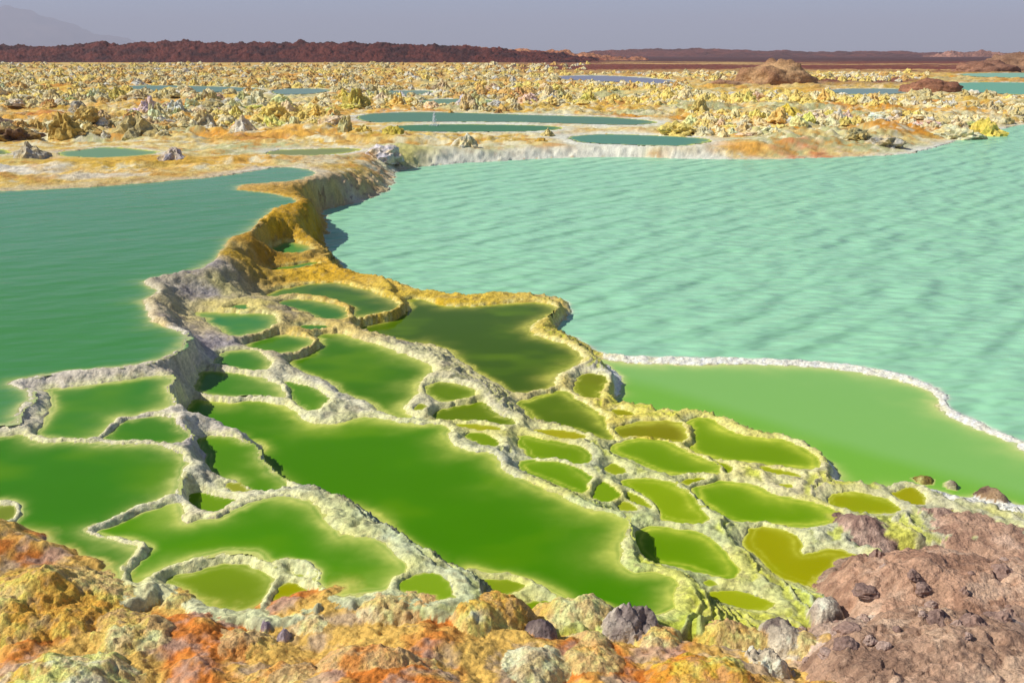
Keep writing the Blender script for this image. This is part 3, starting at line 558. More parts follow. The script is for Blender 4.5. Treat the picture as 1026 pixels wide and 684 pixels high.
# beds under water
ii = np.nonzero(inside >= 0)[0]
bc = np.array([lin((220,220,90)) if not p['lake'] else lin({'L': (196,200,120), 'T': (216,224,200), 'G': (206,214,120)}[p['n']]) for p in ALL])
for i, p in enumerate(ALL):
    if p['n'] == 'pool':
        x0 = p['poly'][:,0].mean(); y0 = p['poly'][:,1].mean()
        a = float(np.clip((x0+2.5)/3.5, 0, 1)); b = float(np.clip((y0-9)/4, 0, 1))
        bc[i] = lin((214,214,120))*(1-a) + lin((226,226,84))*a
        if b > 0: bc[i] = bc[i]*(1-.6*b) + lin((196,170,60))*.6*b
mixb = sstep(0, .06, -sin_[ii])[:,None]
col[ii] = col[ii]*(1-mixb) + bc[inside[ii]]*mixb
# shallow bed edges keep the crust's white salt
# ledge, rocks
o1 = fbm(X/.35, Y/.35, 131, 4, .55); o2 = fbm(X/.16, Y/.16, 132, 4, .6); o3 = fbm(X/.06, Y/.06, 133, 3, .6)
g = ll == NP+900
brown = sstep(1.35, 1.9, X + .35*o1 + (5-Y)*.10)
cg = lin((212,172,86))*(1-brown[g][:,None]) + lin((162,132,110))*brown[g][:,None]
rr_ = np.clip(o1[g]*3+.1, 0, 1)[:,None]*(1-brown[g][:,None]); cg = cg*(1-rr_) + lin((200,120,46))*rr_
gy = np.clip(o2[g]*3-.1, 0, 1)[:,None]*.6; cg = cg*(1-gy) + lin((176,158,144))*gy
col[g] = cg
for k, D in enumerate(DOMES+ISLES):
    g = ll == NP+k
    if not g.any(): continue
    c0, cA, cB = [lin(c) for c in D[6]]
    m1 = np.clip((o1[g]+.55*o3[g])*4.5, 0, .85)[:,None]; m2 = np.clip((-o1[g]*.6+o2[g]*.9-.08)*3.6, 0, 1)[:,None]
    cc = c0*(1-m1) + cA*m1; cc = cc*(1-m2) + cB*m2
    cc = cc*{'o': np.array([1.14, 1.08, .94]), 'b': np.array([1.16, 1.17, 1.17]), 'g': 1.25}[D[5]]
    if D[5] == 'o':
        m4 = np.clip((fbm(X[g]/.42, Y[g]/.42, 141, 4, .6)+.2*o3[g]-.02)*4, 0, 1)[:,None]*.42; cc = cc*(1-m4) + lin((242,218,156))*m4
        m3 = np.clip((o3[g]-.14)*5, 0, 1)[:,None]*.5; cc = cc*(1-m3) + lin((186,166,120))*m3
    col[g] = cc
rimb = (out & (lab < NP) & (R < 18)); col[rimb] *= 1.12
col = np.clip(col*(1+.30*fbm(X/.04, Y/.04, 140, 3, .7)[:,None]), 0.005, .86)

# ------------------------------------------------------------------ build the ground, the basins, the mounds of the ledge
V = np.stack([X, Y, H], 1)
G = V.reshape(NR, NT, 3)
du = np.empty_like(G); dv = np.empty_like(G)
du[1:-1] = G[2:]-G[:-2]; du[0] = G[1]-G[0]; du[-1] = G[-1]-G[-2]
dv[:,1:-1] = G[:,2:]-G[:,:-2]; dv[:,0] = G[:,1]-G[:,0]; dv[:,-1] = G[:,-1]-G[:,-2]
NRM = np.cross(dv, du).reshape(-1, 3); NRM /= np.linalg.norm(NRM, axis=1, keepdims=True)+1e-12
NRM[NRM[:,2] < 0] *= -1
I = np.arange(N).reshape(NR, NT)
FQ = np.stack([I[:-1,:-1], I[:-1,1:], I[1:,1:], I[1:,:-1]], -1).reshape(-1, 4)
face_lab = np.full(N, -1)
WALL, BANK, GROUND = NP+1000, NP+1001, NP+1002
vl = ll.copy()
isr = (ll < NP) & (ll >= 0)
for i, p in enumerate(ALL):
    m = isr & (ll == i)
    if p['lake'] or p['n'] == 'back': vl[m] = GROUND
    else: vl[m & out & (dmin > .3)] = GROUND
m = isr & out & (ll == 0) & (Y < 20) & (X < -1.3) & (dmin < .8)
vl[m & (Y >= 11.6)] = WALL; vl[m & (Y < 11.6)] = BANK
m = isr & out & (ll == 1) & (Y < 24) & (X < -1.8) & (dmin < .8); vl[m] = WALL
vl[(ll < 0) | (ll == NP+900)] = GROUND
fl = vl[FQ[:,0]]
def sub(name, sel, mat, parent=None, origin=None):
    f = FQ[sel]; u, inv = np.unique(f, return_inverse=True); f = inv.reshape(-1, 4)
    return mesh_obj(name, V[u], f, mat, parent, NRM[u], {'col': col[u]}, origin)
def main_piece(sel):
    f = FQ[sel]; u, inv = np.unique(f, return_inverse=True); f = inv.reshape(-1, 4); q = np.arange(len(u))
    while True:
        fm = q[f].min(1); q2 = q.copy(); np.minimum.at(q2, f.ravel(), np.repeat(fm, 4)); q2 = np.minimum(q2, q2[q2])
        if (q2 == q).all(): break
        q = q2
    fc_ = q[f[:,0]]; v, c = np.unique(fc_, return_counts=True)
    return np.nonzero(sel)[0][fc_ != v[c.argmax()]]
for i_ in list(range(NP+len(DOMES)+len(ISLES))) + [WALL, BANK]:
    s_ = fl == i_
    if s_.sum() > 3: fl[main_piece(s_)] = GROUND
fy = Y[FQ[:,0]]; fr = R[FQ[:,0]]
tag(sub('ground', (fl == GROUND) & (fr < 45), M_CRUST), kind='structure')
tag(sub('mineral_flat', (fl == GROUND) & (fr >= 45), M_FAR), kind='structure')
tag(sub('mineral_wall', fl == WALL, M_CRUST), 'ochre brown fuzzy mineral wall dropping from the left lake to the turquoise lake', 'rock wall')
tag(sub('salt_bank', fl == BANK, M_CRUST), 'grey white knobbly salt bank winding along the near edge of the left lake', 'salt bank')
for k, D in enumerate(DOMES+ISLES):
    s_ = fl == NP+k
    if s_.sum() < 4: print('dome lost', k, D[-1]); continue
    nm = 'mineral_mound' if D[5] == 'o' else 'rock'
    tag(sub(nm, s_, M_LEDGE, None, (DK[k][0], DK[k][1], 0.1)), D[-1], 'mound' if nm == 'mineral_mound' else 'rock',
        'mounds of the orange ledge' if D[5] == 'o' else 'grey stones on the ledge' if D[5] == 'g' else 'islets in the lime lake' if k >= len(DOMES) else 'rocks of the brown bank')

zall = np.array([p['z'] for p in ALL])
def water(i, p, name, mat, parent=None):
    m = np.zeros(N, bool); m[p['idx'][p['s'] < .06]] = True
    lower = np.zeros(N, bool); lower[p['idx'][p['s'] < .14]] = True; lower &= out & (near_p >= 0) & (zall[near_p] > p['z']+.004)
    m &= (H < p['z']+.14) & ((inside == i) | (out & (near_p == i)))
    m |= lower & (H < p['z']+.14)
    sel = m[FQ].all(1)
    f = FQ[sel]; u, inv = np.unique(f, return_inverse=True); f = inv.reshape(-1, 4)
    Vw = V[u].copy(); Vw[:,2] = p['z']
    dep = np.maximum(p['z']-V[u,2], 0)
    cc = np.tile(lin(p['c']), (len(u), 1))
    if p['n'] == 'L':                                    # greener brine towards the near bays
        g_ = sstep(15, 8.5, Y[u])[:,None]; cc = cc*(1-g_) + lin((66,131,64))*g_
        g_ = sstep(16, 24, Y[u])[:,None]; cc = cc*(1-g_) + lin((86,142,100))*g_
    if p['n'] == 'T':
        b = sstep(.0, .5, fbm(X[u]/3, Y[u]/5, 150, 3)+.1)[:,None]*.35; cc = cc*(1-b) + lin((150,208,160))*b
    if p['n'] == 'G':
        x1, y1 = unproj(np.array([700, 960.]), np.array([408, 488.]), 0)
        nx, ny = -(y1[1]-y1[0]), (x1[1]-x1[0]); L_ = math.hypot(nx, ny)
        q = ((X[u]-x1[0])*nx + (Y[u]-y1[0])*ny)/L_
        g_ = sstep(.35, -.05, q + .1*n_b[u])[:,None]; cc = cc*(1-g_) + lin((116,176,44))*g_
    if p['n'] == 'pool':
        t_ = np.clip(fbm(X[u]/.7, Y[u]/.5, 151+i, 3)*.9, -.3, .4)[:,None]
        cc = cc*(1-np.abs(t_)*.6) + np.where(t_ > 0, lin((130,170,20)), lin(p['c'])*.8)*np.abs(t_)*.6
    kk = {'L': 40, 'T': 30, 'G': 20, 'pool': 24, 'back': 20}[p['n']]
    op = (1-np.exp(-kk*dep))[:,None]
    if p['n'] == 'pool':
        cc = cc*np.array([.93, .88, .5]); kk = max(30, 2.0/max(.01, float(np.percentile(dep, 60)))); op = (1-np.exp(-kk*dep))[:,None]
    bed = bc[i]*.75 + col[u]*.25
    cc = bed*(1-op) + cc*op
    return mesh_obj(name, Vw, f, mat, parent, None, {'depth': dep, 'col': cc})

LN = {'L': ('lake', 'large smooth blue green lake filling the left side', M_LAKE_L), 'T': ('lake', 'wide rippled milky turquoise lake at right', M_LAKE_T), 'G': ('lake', 'still lime green lake inside a thin white salt line', M_LAKE_G)}
for i, p in enumerate(ALL):
    if p['lake']:
        o = water(i, p, 'lake_water', LN[p['n']][2]); tag(o, LN[p['n']][1], 'lake', None, 'structure')
    elif p['n'] == 'back':
        o = water(i, p, 'flat_pool', M_BACK); tag(o, p['label'], 'pool', 'pools of the far mineral flat')
    else:
        c = p['poly'].mean(0)
        t = empty('terrace_pool', (c[0], c[1], p['z'])); tag(t, p['label'], 'pool', 'pools of the salt terraces')
        org = (c[0], c[1], p['z'])
        s_ = fl == i
        if s_.sum() > 3: sub('salt_rim', s_, M_CRUST, t, org)
        w_ = water(i, p, 'water', M_POOL, t)
        w_.data.transform(__import__('mathutils').Matrix.Translation((-org[0], -org[1], -org[2])))

# ------------------------------------------------------------------ beyond the pools: hills, plain, mounds, air
def gz_at(x, y):
    r = np.hypot(x, y); t = np.arctan2(x, y)
    i = np.clip(np.searchsorted(rs, r), 0, NR-1); j = np.clip(np.round((t-th[0])/(th[1]-th[0])).astype(int), 0, NT-1)
    return (i*NT + j)

def vproj(x, y, z):
    dz = z-CAM_H; d = y*math.cos(PITCH) - dz*math.sin(PITCH); h = y*math.sin(PITCH) + dz*math.cos(PITCH)
    return 513 + F*x/d, 342 - F*h/d

def hill(name, D, depth, prof, c0, c1, rough, nsc, seed, nu=420, nv=60, mat=None):
    """a ridge with its own depth: prof = bearing (photo u) and skyline (photo v)"""
    us = np.array([p[0] for p in prof], float); vs = np.array([p[1] for p in prof], float)
    uu = np.linspace(us[0], us[-1], nu); top = CAM_H + (53-np.interp(uu, us, vs))*D/F/math.cos(0)
    tt = np.linspace(0, 1, nv)
    UU, T2 = np.meshgrid(uu, tt, indexing='xy'); TOP = np.tile(top, (nv, 1))
    ang = np.arctan((UU-513)*math.cos(PITCH)/F)
    r = D + (T2-.42)*depth*1.0; x = r*np.tan(ang); y = r
    f = np.clip(1-np.abs(T2-.42)/.42, 0, 1)**.7; f = np.where(T2 > .42, np.clip(1-(T2-.42)/.58, 0, 1)**.7, f)
    z = -1.0 + (TOP+1.0)*f + (np.abs(fbm(x/nsc, y/nsc, seed, 5, .6))*2-.5)*rough*np.clip(f*2, 0, 1)
    z += (fbm(x/(nsc*.25), y/(nsc*.25), seed+5, 3, .6))*rough*.5*np.clip(f*2, 0, 1)
    m = np.clip(fbm(x/(nsc*1.5), y/(nsc*1.5), seed+9, 4, .6)*2.5+.3, 0, 1).ravel()[:,None]
    cc = lin(c0)*(1-m) + lin(c1)*m
    cc = cc*(1+.5*fbm(x/(nsc*.15), y/(nsc*.15), seed+12, 3)).ravel()[:,None]
    II = np.arange(nu*nv).reshape(nv, nu); fq = np.stack([II[:-1,:-1], II[:-1,1:], II[1:,1:], II[1:,:-1]], -1).reshape(-1, 4)
    return tag(mesh_obj(name, np.stack([x, y, z], -1).reshape(-1, 3), fq, mat or M_HILL, None, None, {'col': np.clip(cc, .01, .8)}), kind='structure')
M_HILL = mat_crust('lava rubble', 0.02, 0.6)
hill('hills', 350, 70, [(-160,47),(-60,45),(0,46),(50,46.5),(85,45.5),(100,41.5),(112,45.5),(150,43),(190,41.5),(230,44),(270,43.5),(330,43),(400,44.5),(440,46),(465,46),(490,48.5),(520,51),(560,54.5),(600,58)], (96,46,34), (66,33,28), .8, 5, 500, 900)
hill('hills', 400, 50, [(430,60),(455,47.5),(470,46.5),(500,50),(540,51),(580,53),(620,56),(650,60)], (176,120,84), (138,74,54), 1.2, 10, 520, 360)
hill('hills', 900, 260, [(560,56),(600,50.5),(650,49.5),(720,49.5),(760,50.5),(800,51.5),(880,52),(920,52.5),(960,53),(1060,53),(1160,53.5)], (112,66,54), (92,56,48), 1.6, 30, 540, 520)
hill('hills', 760, 60, [(925,56),(945,53),(953,50.5),(960,52.5),(975,52.5),(983,50.5),(995,51.5),(1010,54)], (168,120,100), (140,96,80), 1.2, 9, 560, 260)
hill('mountain', 9000, 3000, [(-420,2),(-200,6),(-80,11),(0,12.5),(30,13.5),(60,21),(100,33),(140,43),(190,50),(230,56)], (120,100,90), (100,84,78), 60, 700, 580, 260)

def tex_rock(name, use_obj=True):
    m = bpy.data.materials.new(name); t, Nn, L, P = nodes(m)
    oi = Nn.new('ShaderNodeObjectInfo'); tc = Nn.new('ShaderNodeTexCoord')
    src = oi.outputs['Color']
    if not use_obj:
        at = Nn.new('ShaderNodeAttribute'); at.attribute_name = 'col'; src = at.outputs['Color']
    n1 = Nn.new('ShaderNodeTexNoise'); n1.inputs['Scale'].default_value = 2.6; n1.inputs['Detail'].default_value = 5
    n2 = Nn.new('ShaderNodeTexNoise'); n2.inputs['Scale'].default_value = 9; n2.inputs['Detail'].default_value = 5
    geo = Nn.new('ShaderNodeNewGeometry')
    for n in (n1, n2): L.new(geo.outputs['Position'], n.inputs['Vector'])
    mr = Nn.new('ShaderNodeMapRange'); mr.inputs[1].default_value = .42; mr.inputs[2].default_value = .62; L.new(n1.outputs['Fac'], mr.inputs[0])
    mx = Nn.new('ShaderNodeMix'); mx.data_type = 'RGBA'; mx.inputs['B'].default_value = (*lin((224,192,104)), 1)
    sc_ = Nn.new('ShaderNodeMath'); sc_.operation = 'MULTIPLY'; sc_.inputs[1].default_value = .55; L.new(mr.outputs[0], sc_.inputs[0])
    L.new(sc_.outputs[0], mx.inputs['Factor']); L.new(src, mx.inputs['A'])
    mr2 = Nn.new('ShaderNodeMapRange'); mr2.inputs[1].default_value = .3; mr2.inputs[2].default_value = .7; mr2.inputs[3].default_value = .6; mr2.inputs[4].default_value = 1.25
    L.new(n2.outputs['Fac'], mr2.inputs[0])
    vm = Nn.new('ShaderNodeVectorMath'); vm.operation = 'SCALE'; L.new(mx.outputs['Result'], vm.inputs[0]); L.new(mr2.outputs[0], vm.inputs['Scale'])
    L.new(vm.outputs[0], P.inputs['Base Color']); P.inputs['Roughness'].default_value = .9; P.inputs['Specular IOR Level'].default_value = .2
    b = Nn.new('ShaderNodeBump'); b.inputs['Strength'].default_value = .8; b.inputs['Distance'].default_value = .06
    L.new(n2.outputs['Fac'], b.inputs['Height']); L.new(b.outputs[0], P.inputs['Normal'])
    return m
M_MOUND = tex_rock('salt mound crust'); M_CLOD = tex_rock('brown clod');
for n_ in M_CLOD.node_tree.nodes:
    if n_.type == 'TEX_NOISE': n_.inputs['Scale'].default_value *= 8
    if n_.type == 'MIX': n_.inputs['B'].default_value = (*lin((160,134,120)), 1)
    if n_.type == 'BUMP': n_.inputs['Distance'].default_value = .008
M_MOUNDS = tex_rock('far salt mound crust', False)

def mound_mesh(seed, sub, shape):
    """a craggy salt mound of unit width; shape: cone, dome, crag, slump"""
    bm = bmesh.new(); bmesh.ops.create_icosphere(bm, subdivisions=sub, radius=1.0)
    rr = random.Random(seed); off = Vector((rr.random()*50, rr.random()*50, rr.random()*50))
    lx, ly = rr.uniform(-.25, .25), rr.uniform(-.2, .2)
    for v in bm.verts:
        p = v.co.copy(); z = p.z
        n = mnoise.fractal(p*1.8+off, .75, 2.1, 5)*.95; nr = mnoise.ridged_multi_fractal(p*1.8+off, .9, 2.0, 4, 1.0, 2.0)
        s_ = 1 + .38*n
        zz = max(z, -.25)
        if shape == 'cone': w_ = (1-max(zz, 0))**.6*1.0 + .16 if zz > 0 else 1.1; hgt = .95
        elif shape == 'crag': w_ = 1.0 - .45*max(zz, 0); hgt = .9; s_ = 1 + .55*n + .10*(nr-1)
        elif shape == 'slump': w_ = 1.15; hgt = .55; s_ = 1 + .5*n + .06*(nr-1)
        else: w_ = 1.0; hgt = .8; s_ = 1 + .32*n + .05*(nr-1)
        l = math.hypot(p.x, p.y)+1e-6; base = min(1, l*1.3 + .0)
        v.co = Vector((p.x*w_*s_*.5 + lx*max(zz, 0)*.5, p.y*w_*s_*.5 + ly*max(zz, 0)*.5, zz*hgt*s_))
    return bm
protos = []
for k in range(14):
    shp = ['cone', 'crag', 'dome', 'slump', 'crag', 'cone', 'crag'][k % 7]
    bm = mound_mesh(k, 4 if k < 14 else 3, shp); me = bpy.data.meshes.new('salt_mound'); bm.to_mesh(me); bm.free()
    me.materials.append(M_MOUND); protos.append((shp, me))
COLS = {'cream': (234,224,180), 'yellow': (234,212,120), 'olive grey': (196,186,140), 'pale grey': (218,216,202), 'rusty tan': (208,166,100)}
GRP = 'salt mounds of the far mineral flat'
taken = []
def put(x, y, wd, ht, c, shp, label, group=GRP, name='salt_mound', seed=0, yaw=0.0, dep=None):
    cand = [m for s_, m in protos if s_ == shp]; me = cand[seed % len(cand)]
    o = bpy.data.objects.new(name, me); C.objects.link(o)
    z = float(H[gz_at(np.array([x]), np.array([y]))[0]])
    o.location = (x, y, z-.02); o.scale = (wd, (dep or wd), ht); o.rotation_euler = (0, 0, yaw)
    o.color = (*[float(q) for q in lin(c)], 1); tag(o, label, 'mound', group); taken.append((x, y, wd*.5)); return o
HAND = [ # u, v of the foot, width, height (photo px), colour, shape, label
 (32,158,28,17,(176,172,160),'cone','grey pointed cone beside the small dark pool at left'),
 (174,160,22,13,(176,170,176),'cone','lavender grey cone standing alone on the yellow flats'),
 (384,154,36,19,(206,200,204),'dome','pale lavender boulder lump where the flats meet the turquoise lake'),
 (408,156,18,10,(200,196,190),'dome','smaller pale boulder right beside the lavender boulder lump'),
 (394,137,22,16,(190,176,70),'dome','yellow olive dome at the left end of the jet pool'),
 (466,144,22,16,(206,202,180),'cone','white grey mound with yellow face on the dam before the jet pool'),
 (244,127,24,19,(214,208,190),'cone','smooth white cone with a long dark shadow'),
 (214,106,24,13,(160,154,120),'dome','grey green dome among the left mounds'),
 (138,135,38,22,(176,164,120),'crag','big craggy olive mound at the front of the left crowd'),
 (66,136,26,22,(170,140,70),'crag','brownish yellow peaked crag in the left crowd'),
 (80,110,18,15,(164,162,150),'dome','round grey boulder in the middle of the left crowd'),
 (16,137,34,15,(110,84,64),'slump','dark brown slumped lump near the left frame edge'),
 (356,107,26,23,(196,184,90),'crag','yellow green spiky crag left of the jet pool'),
 (348,131,18,20,(190,190,140),'crag','pale green bumpy pillar next to the olive pool'),
 (366,134,24,12,(206,186,100),'crag','low yellow knobby lump beside the pale green pillar'),
 (984,124,42,25,(214,196,90),'crag','tall yellow green mound with whitish top at the right lake shore'),
 (962,127,34,12,(206,206,170),'slump','whitish slope leaning on the tall yellow green mound'),
 (790,118,24,16,(216,196,70),'cone','bright yellow cone in the right crowd'),
 (886,136,28,10,(176,172,160),'slump','grey lump group on the right orange flats'),
 (860,134,16,9,(150,146,110),'slump','olive grey lump left of the grey lump group'),
 (938,141,30,8,(206,200,206),'slump','lavender white crust hump at the right shore'),
 (700,112,22,18,(200,190,120),'crag','tall cream crag at the left of the right crowd'),
 (548,133,12,8,(206,190,130),'cone','tiny cream cone on the dam between the dark far pools'),
 (542,139,10,5,(190,150,60),'slump','tiny ochre lump on the dam between the dark far pools'),
 (452,112,7,6,(170,120,50),'cone','small rust brown cone on the far bank of the jet pool'),
 (500,112,8,6,(150,110,60),'cone','small dark tan cone right of the rust brown cone'),
 (680,131,30,12,(216,196,110),'slump','broad yellow hump behind the teal far pool'),
]
for k, (u, v, wpx, hpx, c, shp, lb) in enumerate(HAND):
    z = .45 if u > 250 else .6
    x, y = unproj(u, v, z); d = math.hypot(x, y)
    put(float(x), float(y), wpx*d/F, .85*hpx*d/F/(1.0 if shp != 'slump' else .6), c, shp, lb, seed=k, yaw=k*1.3)
# the crowd: the three hundred that show largest are things
def zone(u, v):
    if v < 64 or (u > 590 and v < 73): return 0
    lim = 142 if u < 335 else 110 if u < 560 else 112 if u < 690 else 134 if u < 880 else 124
    if v > lim: return 0
    if 690 < u < 940 and 81 < v < 93: return 0
    if u > 930 and v < 97: return 0
    return 1
cand = []
for k in range(60000):
    v = 64 + (142-64)*random.random()**1.0; u = random.uniform(-60, 1090)
    # even in the place, not in the picture: accept by the ground area a pixel covers there
    if random.random() > min(1, (60.0/(v-52))**1.2*.5): continue
    if not zone(u, v): continue
    x, y = unproj(u, v, .42); cand.append((float(x), float(y), u, v))
cx = np.array([c[0] for c in cand]); cy = np.array([c[1] for c in cand]); gi = gz_at(cx, cy)
ok = (inside[gi] < 0) & (dmin[gi] > .5); dens = fbm(cx/7, cy/9, 700, 3)
crowd = []; grid = {}
for (x, y, u, v), o_, dn in zip(cand, ok, dens):
    if not o_ or dn < (-.28 if y > 75 else -.02) or (y < 60 and random.random() < .3): continue
    sz = random.choice([.16, .2, .26, .34, .44, .6, .8])*(1+.6*dn)
    if u > 560: sz *= .85
    sz *= 1+max(0, (y-80))/400
    key = (int(x//2), int(y//2)); bad = False
    for dx in (-1, 0, 1):
        for dy in (-1, 0, 1):
            for (a, b, q) in grid.get((key[0]+dx, key[1]+dy), ()):
                if (a-x)**2 + (b-y)**2 < ((q+sz)*.40)**2: bad = True
    if not bad:
        for (a, b, q) in taken:
            if (a-x)**2 + (b-y)**2 < (q+sz*.5)**2: bad = True; break
    if bad: continue
    grid.setdefault(key, []).append((x, y, sz)); crowd.append((sz/y, x, y, sz, u, v))
crowd.sort(reverse=True)
print('crowd', len(crowd))
SH = {'cone': 'cone', 'crag': 'crag', 'dome': 'dome', 'slump': 'lump'}
def pick_col(x, y):
    h_ = float(fbm(np.array([x/9]), np.array([y/12]), 710, 2)[0]) + random.uniform(-.35, .35)
    if x > 2: return 'yellow' if h_ > .12 else 'cream' if h_ > -.25 else 'pale grey' if h_ > -.4 else 'olive grey'
    return 'yellow' if h_ > .28 else 'cream' if h_ > .0 else 'olive grey' if h_ > -.3 else 'pale grey' if h_ > -.42 else 'rusty tan'
NTHING = 270; used_ = {}
SHORT = ['grey pointed cone at left', 'lavender grey cone', 'lavender boulder lump', 'smaller pale boulder', 'yellow olive dome', 'white grey mound on the dam', 'smooth white cone', 'grey green dome', 'big craggy olive mound', 'brownish yellow crag', 'round grey boulder', 'dark brown slumped lump', 'yellow green spiky crag', 'pale green pillar', 'low yellow knobby lump', 'tall mound at right shore', 'whitish slope at right', 'bright yellow cone', 'grey lump group', 'olive grey lump', 'lavender white crust hump', 'tall cream crag', 'tiny cream cone', 'tiny ochre lump', 'small rust brown cone', 'small dark tan cone', 'broad yellow hump']
for k, (_, x, y, sz, u, v) in enumerate(crowd[:NTHING]):
    cn = pick_col(x, y); shp = random.choice(['cone', 'crag', 'crag', 'dome', 'slump'])
    ht = sz*random.uniform(.42, .75)*(.7 if shp == 'slump' else 1)
    best_ = min(range(len(HAND)), key=lambda q: ((HAND[q][0]-u)/1.0)**2 + ((HAND[q][1]-v)*2.2)**2)
    hu, hv = HAND[best_][0], HAND[best_][1]
    dr = ('left of' if u < hu else 'right of') if abs(u-hu) > 2.2*abs(v-hv) else ('behind' if v < hv else 'before')
    far_ = 'close ' if math.hypot(u-hu, (v-hv)*2.2) < 28 else 'well ' if math.hypot(u-hu, (v-hv)*2.2) < 60 else 'far '
    lb = '%s %s salt %s %s%s the %s' % ('large' if sz*1000/y > 9 else 'small', cn, SH[shp], far_, dr, SHORT[best_])
    used_[lb] = used_.get(lb, 0)+1
    if used_[lb] > 1: lb = ['', '', 'second ', 'third ', 'fourth ', 'fifth ', 'sixth ', 'seventh '][min(used_[lb], 7)] + lb
    jc = [int(np.clip(q*random.uniform(.9, 1.06), 0, 235)) for q in COLS[cn]]
    put(x, y, sz*random.uniform(.9, 1.3), ht, jc, shp, lb, seed=random.randrange(9), yaw=random.uniform(0, 6.28))
lows = []
for k in range(12):
    bm = mound_mesh(100+k, 3, ['cone', 'crag', 'dome', 'crag'][k % 4]); bm.verts.ensure_lookup_table(); bm.faces.ensure_lookup_table()
    lows.append((np.array([v.co[:] for v in bm.verts]), np.array([[v.index for v in f.verts] for f in bm.faces]))); bm.free()
VV, FF, CC = [], [], []; off = 0
rest = crowd[NTHING:6000]
for (_, x, y, sz, u, v) in rest:
    a, f = lows[random.randrange(12)]; t_ = random.uniform(0, 6.28); ct, st_ = math.cos(t_), math.sin(t_)
    wd = sz*random.uniform(.9, 1.4); ht = sz*random.uniform(.4, .7)
    z = float(H[gz_at(np.array([x]), np.array([y]))[0]])
    VV.append(np.stack([(a[:,0]*ct-a[:,1]*st_)*wd+x, (a[:,0]*st_+a[:,1]*ct)*wd+y, a[:,2]*ht+z-.03], 1)); FF.append(f+off); off += len(a)
    cn = pick_col(x, y)
    if y > 75 and random.random() < .2: cn = 'rusty tan'
    CC.append(np.tile(lin(COLS[cn])*random.uniform(.85, 1.05), (len(a), 1)))
_m = tag(mesh_obj('salt_mounds', np.concatenate(VV), np.concatenate(FF), M_MOUNDS, None, None, {'col': np.concatenate(CC)}), 'thousands of small cream and rust salt mounds towards the lava ridge', 'mounds', None, 'stuff')
_m.data.polygons.foreach_set('use_smooth', np.zeros(len(_m.data.polygons), bool))

# the tan hummock, the brown ones near it
def hummock(u, v, wpx, hpx, c, c2, label, seed, z=.42, dep=.6):
    x, y = unproj(u, v, z); x, y = float(x), float(y); d = math.hypot(x, y); wd, ht = wpx*d/F, hpx*d/F
    bm = bmesh.new(); bmesh.ops.create_icosphere(bm, subdivisions=5, radius=1.0); o_ = Vector((seed*7.1, 3, seed))
    bm.verts.ensure_lookup_table()
    P_ = np.zeros((len(bm.verts), 3)); cc = np.zeros((len(bm.verts), 3))
    for i, vv in enumerate(bm.verts):
        p = vv.co; n = mnoise.fractal(p*1.6+o_, .9, 2, 5); r_ = mnoise.ridged_multi_fractal(Vector((p.x*2.2, p.y*2.2, p.z*.7))+o_, .9, 2, 4, 1, 2)
        zz = max(p.z, -.2); s_ = 1+.22*n-.06*(r_-1)
        P_[i] = (p.x*s_*wd*.5, p.y*s_*wd*.5*dep, zz*s_*ht*(1+.15*n))
        t_ = min(1, max(0, .5+n*.9-.2*(r_-1))); cc[i] = lin(c)*(1-t_)+lin(c2)*t_
    fq = np.array([[q.index for q in f.verts] for f in bm.faces]); bm.free()
    zg = float(H[gz_at(np.array([x]), np.array([y]))[0]])
    o = mesh_obj('rock_mound', P_, fq, M_HUM, None, None, {'col': cc}); o.location = (x, y, zg-.1)
    tag(o, label, 'mound'); return o
M_HUM = mat_crust('dry clay', 0.12, .6)
hummock(778,84,74,20,(196,158,112),(150,110,78),'large tan hummock with dark hollows on the red plain', 1)
hummock(738,84,70,7,(186,150,112),(160,120,90),'low tan apron left of the large hummock', 2)
hummock(932,92,56,11,(170,120,88),(136,90,68),'low brown mound in front of the right turquoise far pool', 3)
hummock(1020,71,66,16,(170,132,100),(130,96,76),'brown craggy hill at the right frame edge', 4)
hummock(985,72,60,9,(160,116,90),(130,90,70),'low brown shelf left of the craggy hill', 5)

# crumbled clods on the brown bank
rc = random.Random(21)
CL = [mound_mesh(200+k, 3, 'crag' if k % 2 else 'dome') for k in range(5)]; CM = []
for bm in CL:
    me = bpy.data.meshes.new('rock'); bm.to_mesh(me); bm.free(); me.materials.append(M_CLOD); CM.append(me)
for k in range(46):
    u, v = rc.uniform(800, 1020), rc.uniform(535, 676)
    if u < 860 and v < 600: continue
    x, y = [float(q) for q in unproj(u, v, .33)]; kk_ = gz_at(np.array([x]), np.array([y]))[0]
    o = bpy.data.objects.new('rock', CM[k % 5]); C.objects.link(o); sz = rc.choice([.03, .04, .05, .07, .10])
    o.location = (x, y, float(H[kk_])-.006); o.scale = (sz*rc.uniform(.9, 1.4), sz*rc.uniform(.9, 1.3), sz*rc.uniform(.5, .8)); o.rotation_euler = (0, 0, rc.uniform(0, 6.3))
    c_ = rc.choice([(150,122,108), (128,104,94), (172,148,134)]); o.color = (*[float(q) for q in lin(c_)], 1)
    cw = {(150,122,108): 'brown', (128,104,94): 'dark brown', (172,148,134): 'pale brown'}[c_]
    zw = 'tiny' if sz < .045 else 'small' if sz < .08 else 'fist sized'
    pw = ('beside the grey stones' if u < 860 else 'in the middle of the brown slope' if u < 945 else 'by the right frame edge') + (', high up' if v < 585 else ', low down' if v > 635 else '')
    lb = '%s %s clod %s' % (zw, cw, pw); used_[lb] = used_.get(lb, 0)+1
    if used_[lb] > 1: lb = ['', '', 'second ', 'third ', 'fourth ', 'fifth ', 'sixth '][min(used_[lb], 6)] + lb
    tag(o, lb, 'rock', 'loose clods on the brown bank')
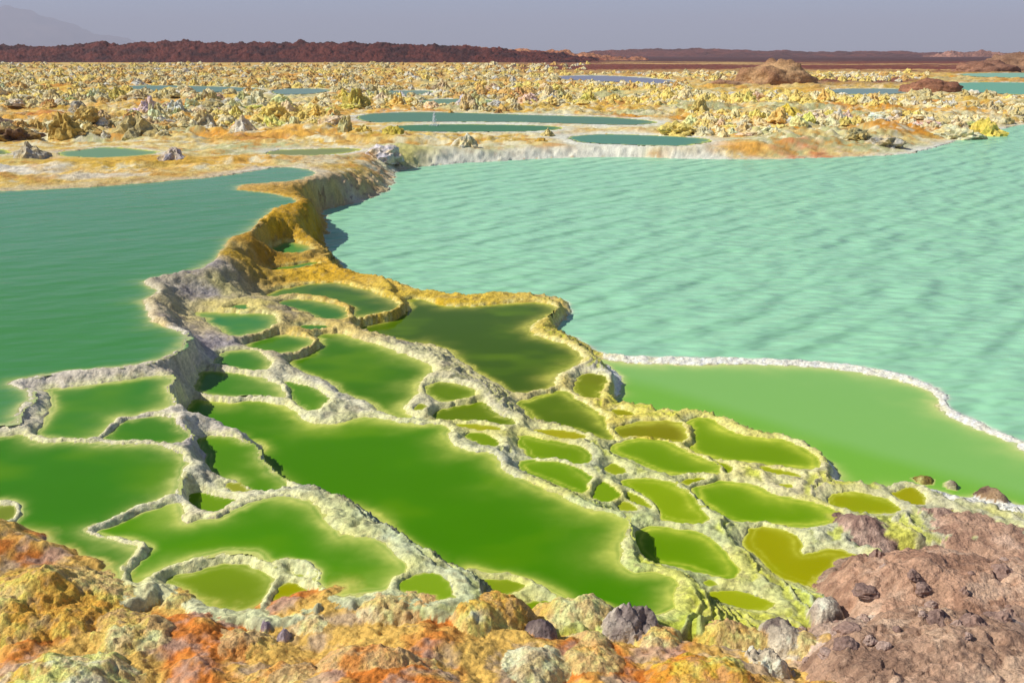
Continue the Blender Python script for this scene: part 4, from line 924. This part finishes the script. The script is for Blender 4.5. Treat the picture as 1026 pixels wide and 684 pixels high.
# the water jet in the far pool
jx_, jy_ = [float(q) for q in unproj(435, 126, .40)]
bm = bmesh.new(); rj = random.Random(3)
for k in range(260):
    t_ = rj.random(); hh = .55*(1-t_**1.5); sp_ = .018 + .05*(1-hh/.55)
    q = Vector((rj.gauss(0, sp_)+.02*hh, rj.gauss(0, sp_), hh*rj.uniform(.6, 1)))
    if k > 200: q = Vector((rj.gauss(0, .12), rj.gauss(0, .12), rj.uniform(0, .06)))
    r_ = bmesh.ops.create_icosphere(bm, subdivisions=1, radius=rj.uniform(.006, .018))
    bmesh.ops.translate(bm, verts=r_['verts'], vec=q)
me = bpy.data.meshes.new('water_jet'); bm.to_mesh(me); bm.free()
mj = bpy.data.materials.new('white spray'); mj.use_nodes = True; mj.node_tree.nodes['Principled BSDF'].inputs['Base Color'].default_value = (.8, .83, .82, 1); mj.node_tree.nodes['Principled BSDF'].inputs['Roughness'].default_value = .4
me.materials.append(mj); o = bpy.data.objects.new('water_jet', me); C.objects.link(o); o.location = (jx_, jy_, .40)
tag(o, 'small white jet of water spurting from the dark green far pool', 'water jet')

# the ground carries on below and behind
me = bpy.data.meshes.new('plain'); me.from_pydata([(-14000,-3000,-1.2),(14000,-3000,-1.2),(14000,14000,-1.2),(-14000,14000,-1.2)], [], [(0,1,2,3)])
mp_ = bpy.data.materials.new('red plain'); mp_.use_nodes = True; mp_.node_tree.nodes['Principled BSDF'].inputs['Base Color'].default_value = (*lin((110,78,64)), 1); mp_.node_tree.nodes['Principled BSDF'].inputs['Roughness'].default_value = .9
me.materials.append(mp_); o = bpy.data.objects.new('plain', me); C.objects.link(o); tag(o, kind='structure')

# the dusty air
bm = bmesh.new(); bmesh.ops.create_cube(bm, size=1.0)
for v_ in bm.verts: v_.co = Vector((v_.co.x*30000, 5000+v_.co.y*18000, -2.5 + (v_.co.z+.5)*440))
me = bpy.data.meshes.new('haze'); bm.to_mesh(me); bm.free()
mh = bpy.data.materials.new('dusty air'); mh.use_nodes = True; tn = mh.node_tree; tn.nodes.remove(tn.nodes['Principled BSDF'])
pv = tn.nodes.new('ShaderNodeVolumePrincipled'); pv.inputs['Color'].default_value = (.80, .80, .93, 1); pv.inputs['Density'].default_value = 0.00024; pv.inputs['Anisotropy'].default_value = 0.0
tn.links.new(pv.outputs[0], tn.nodes['Material Output'].inputs['Volume']); me.materials.append(mh)
o = bpy.data.objects.new('haze', me); C.objects.link(o); tag(o, kind='stuff')
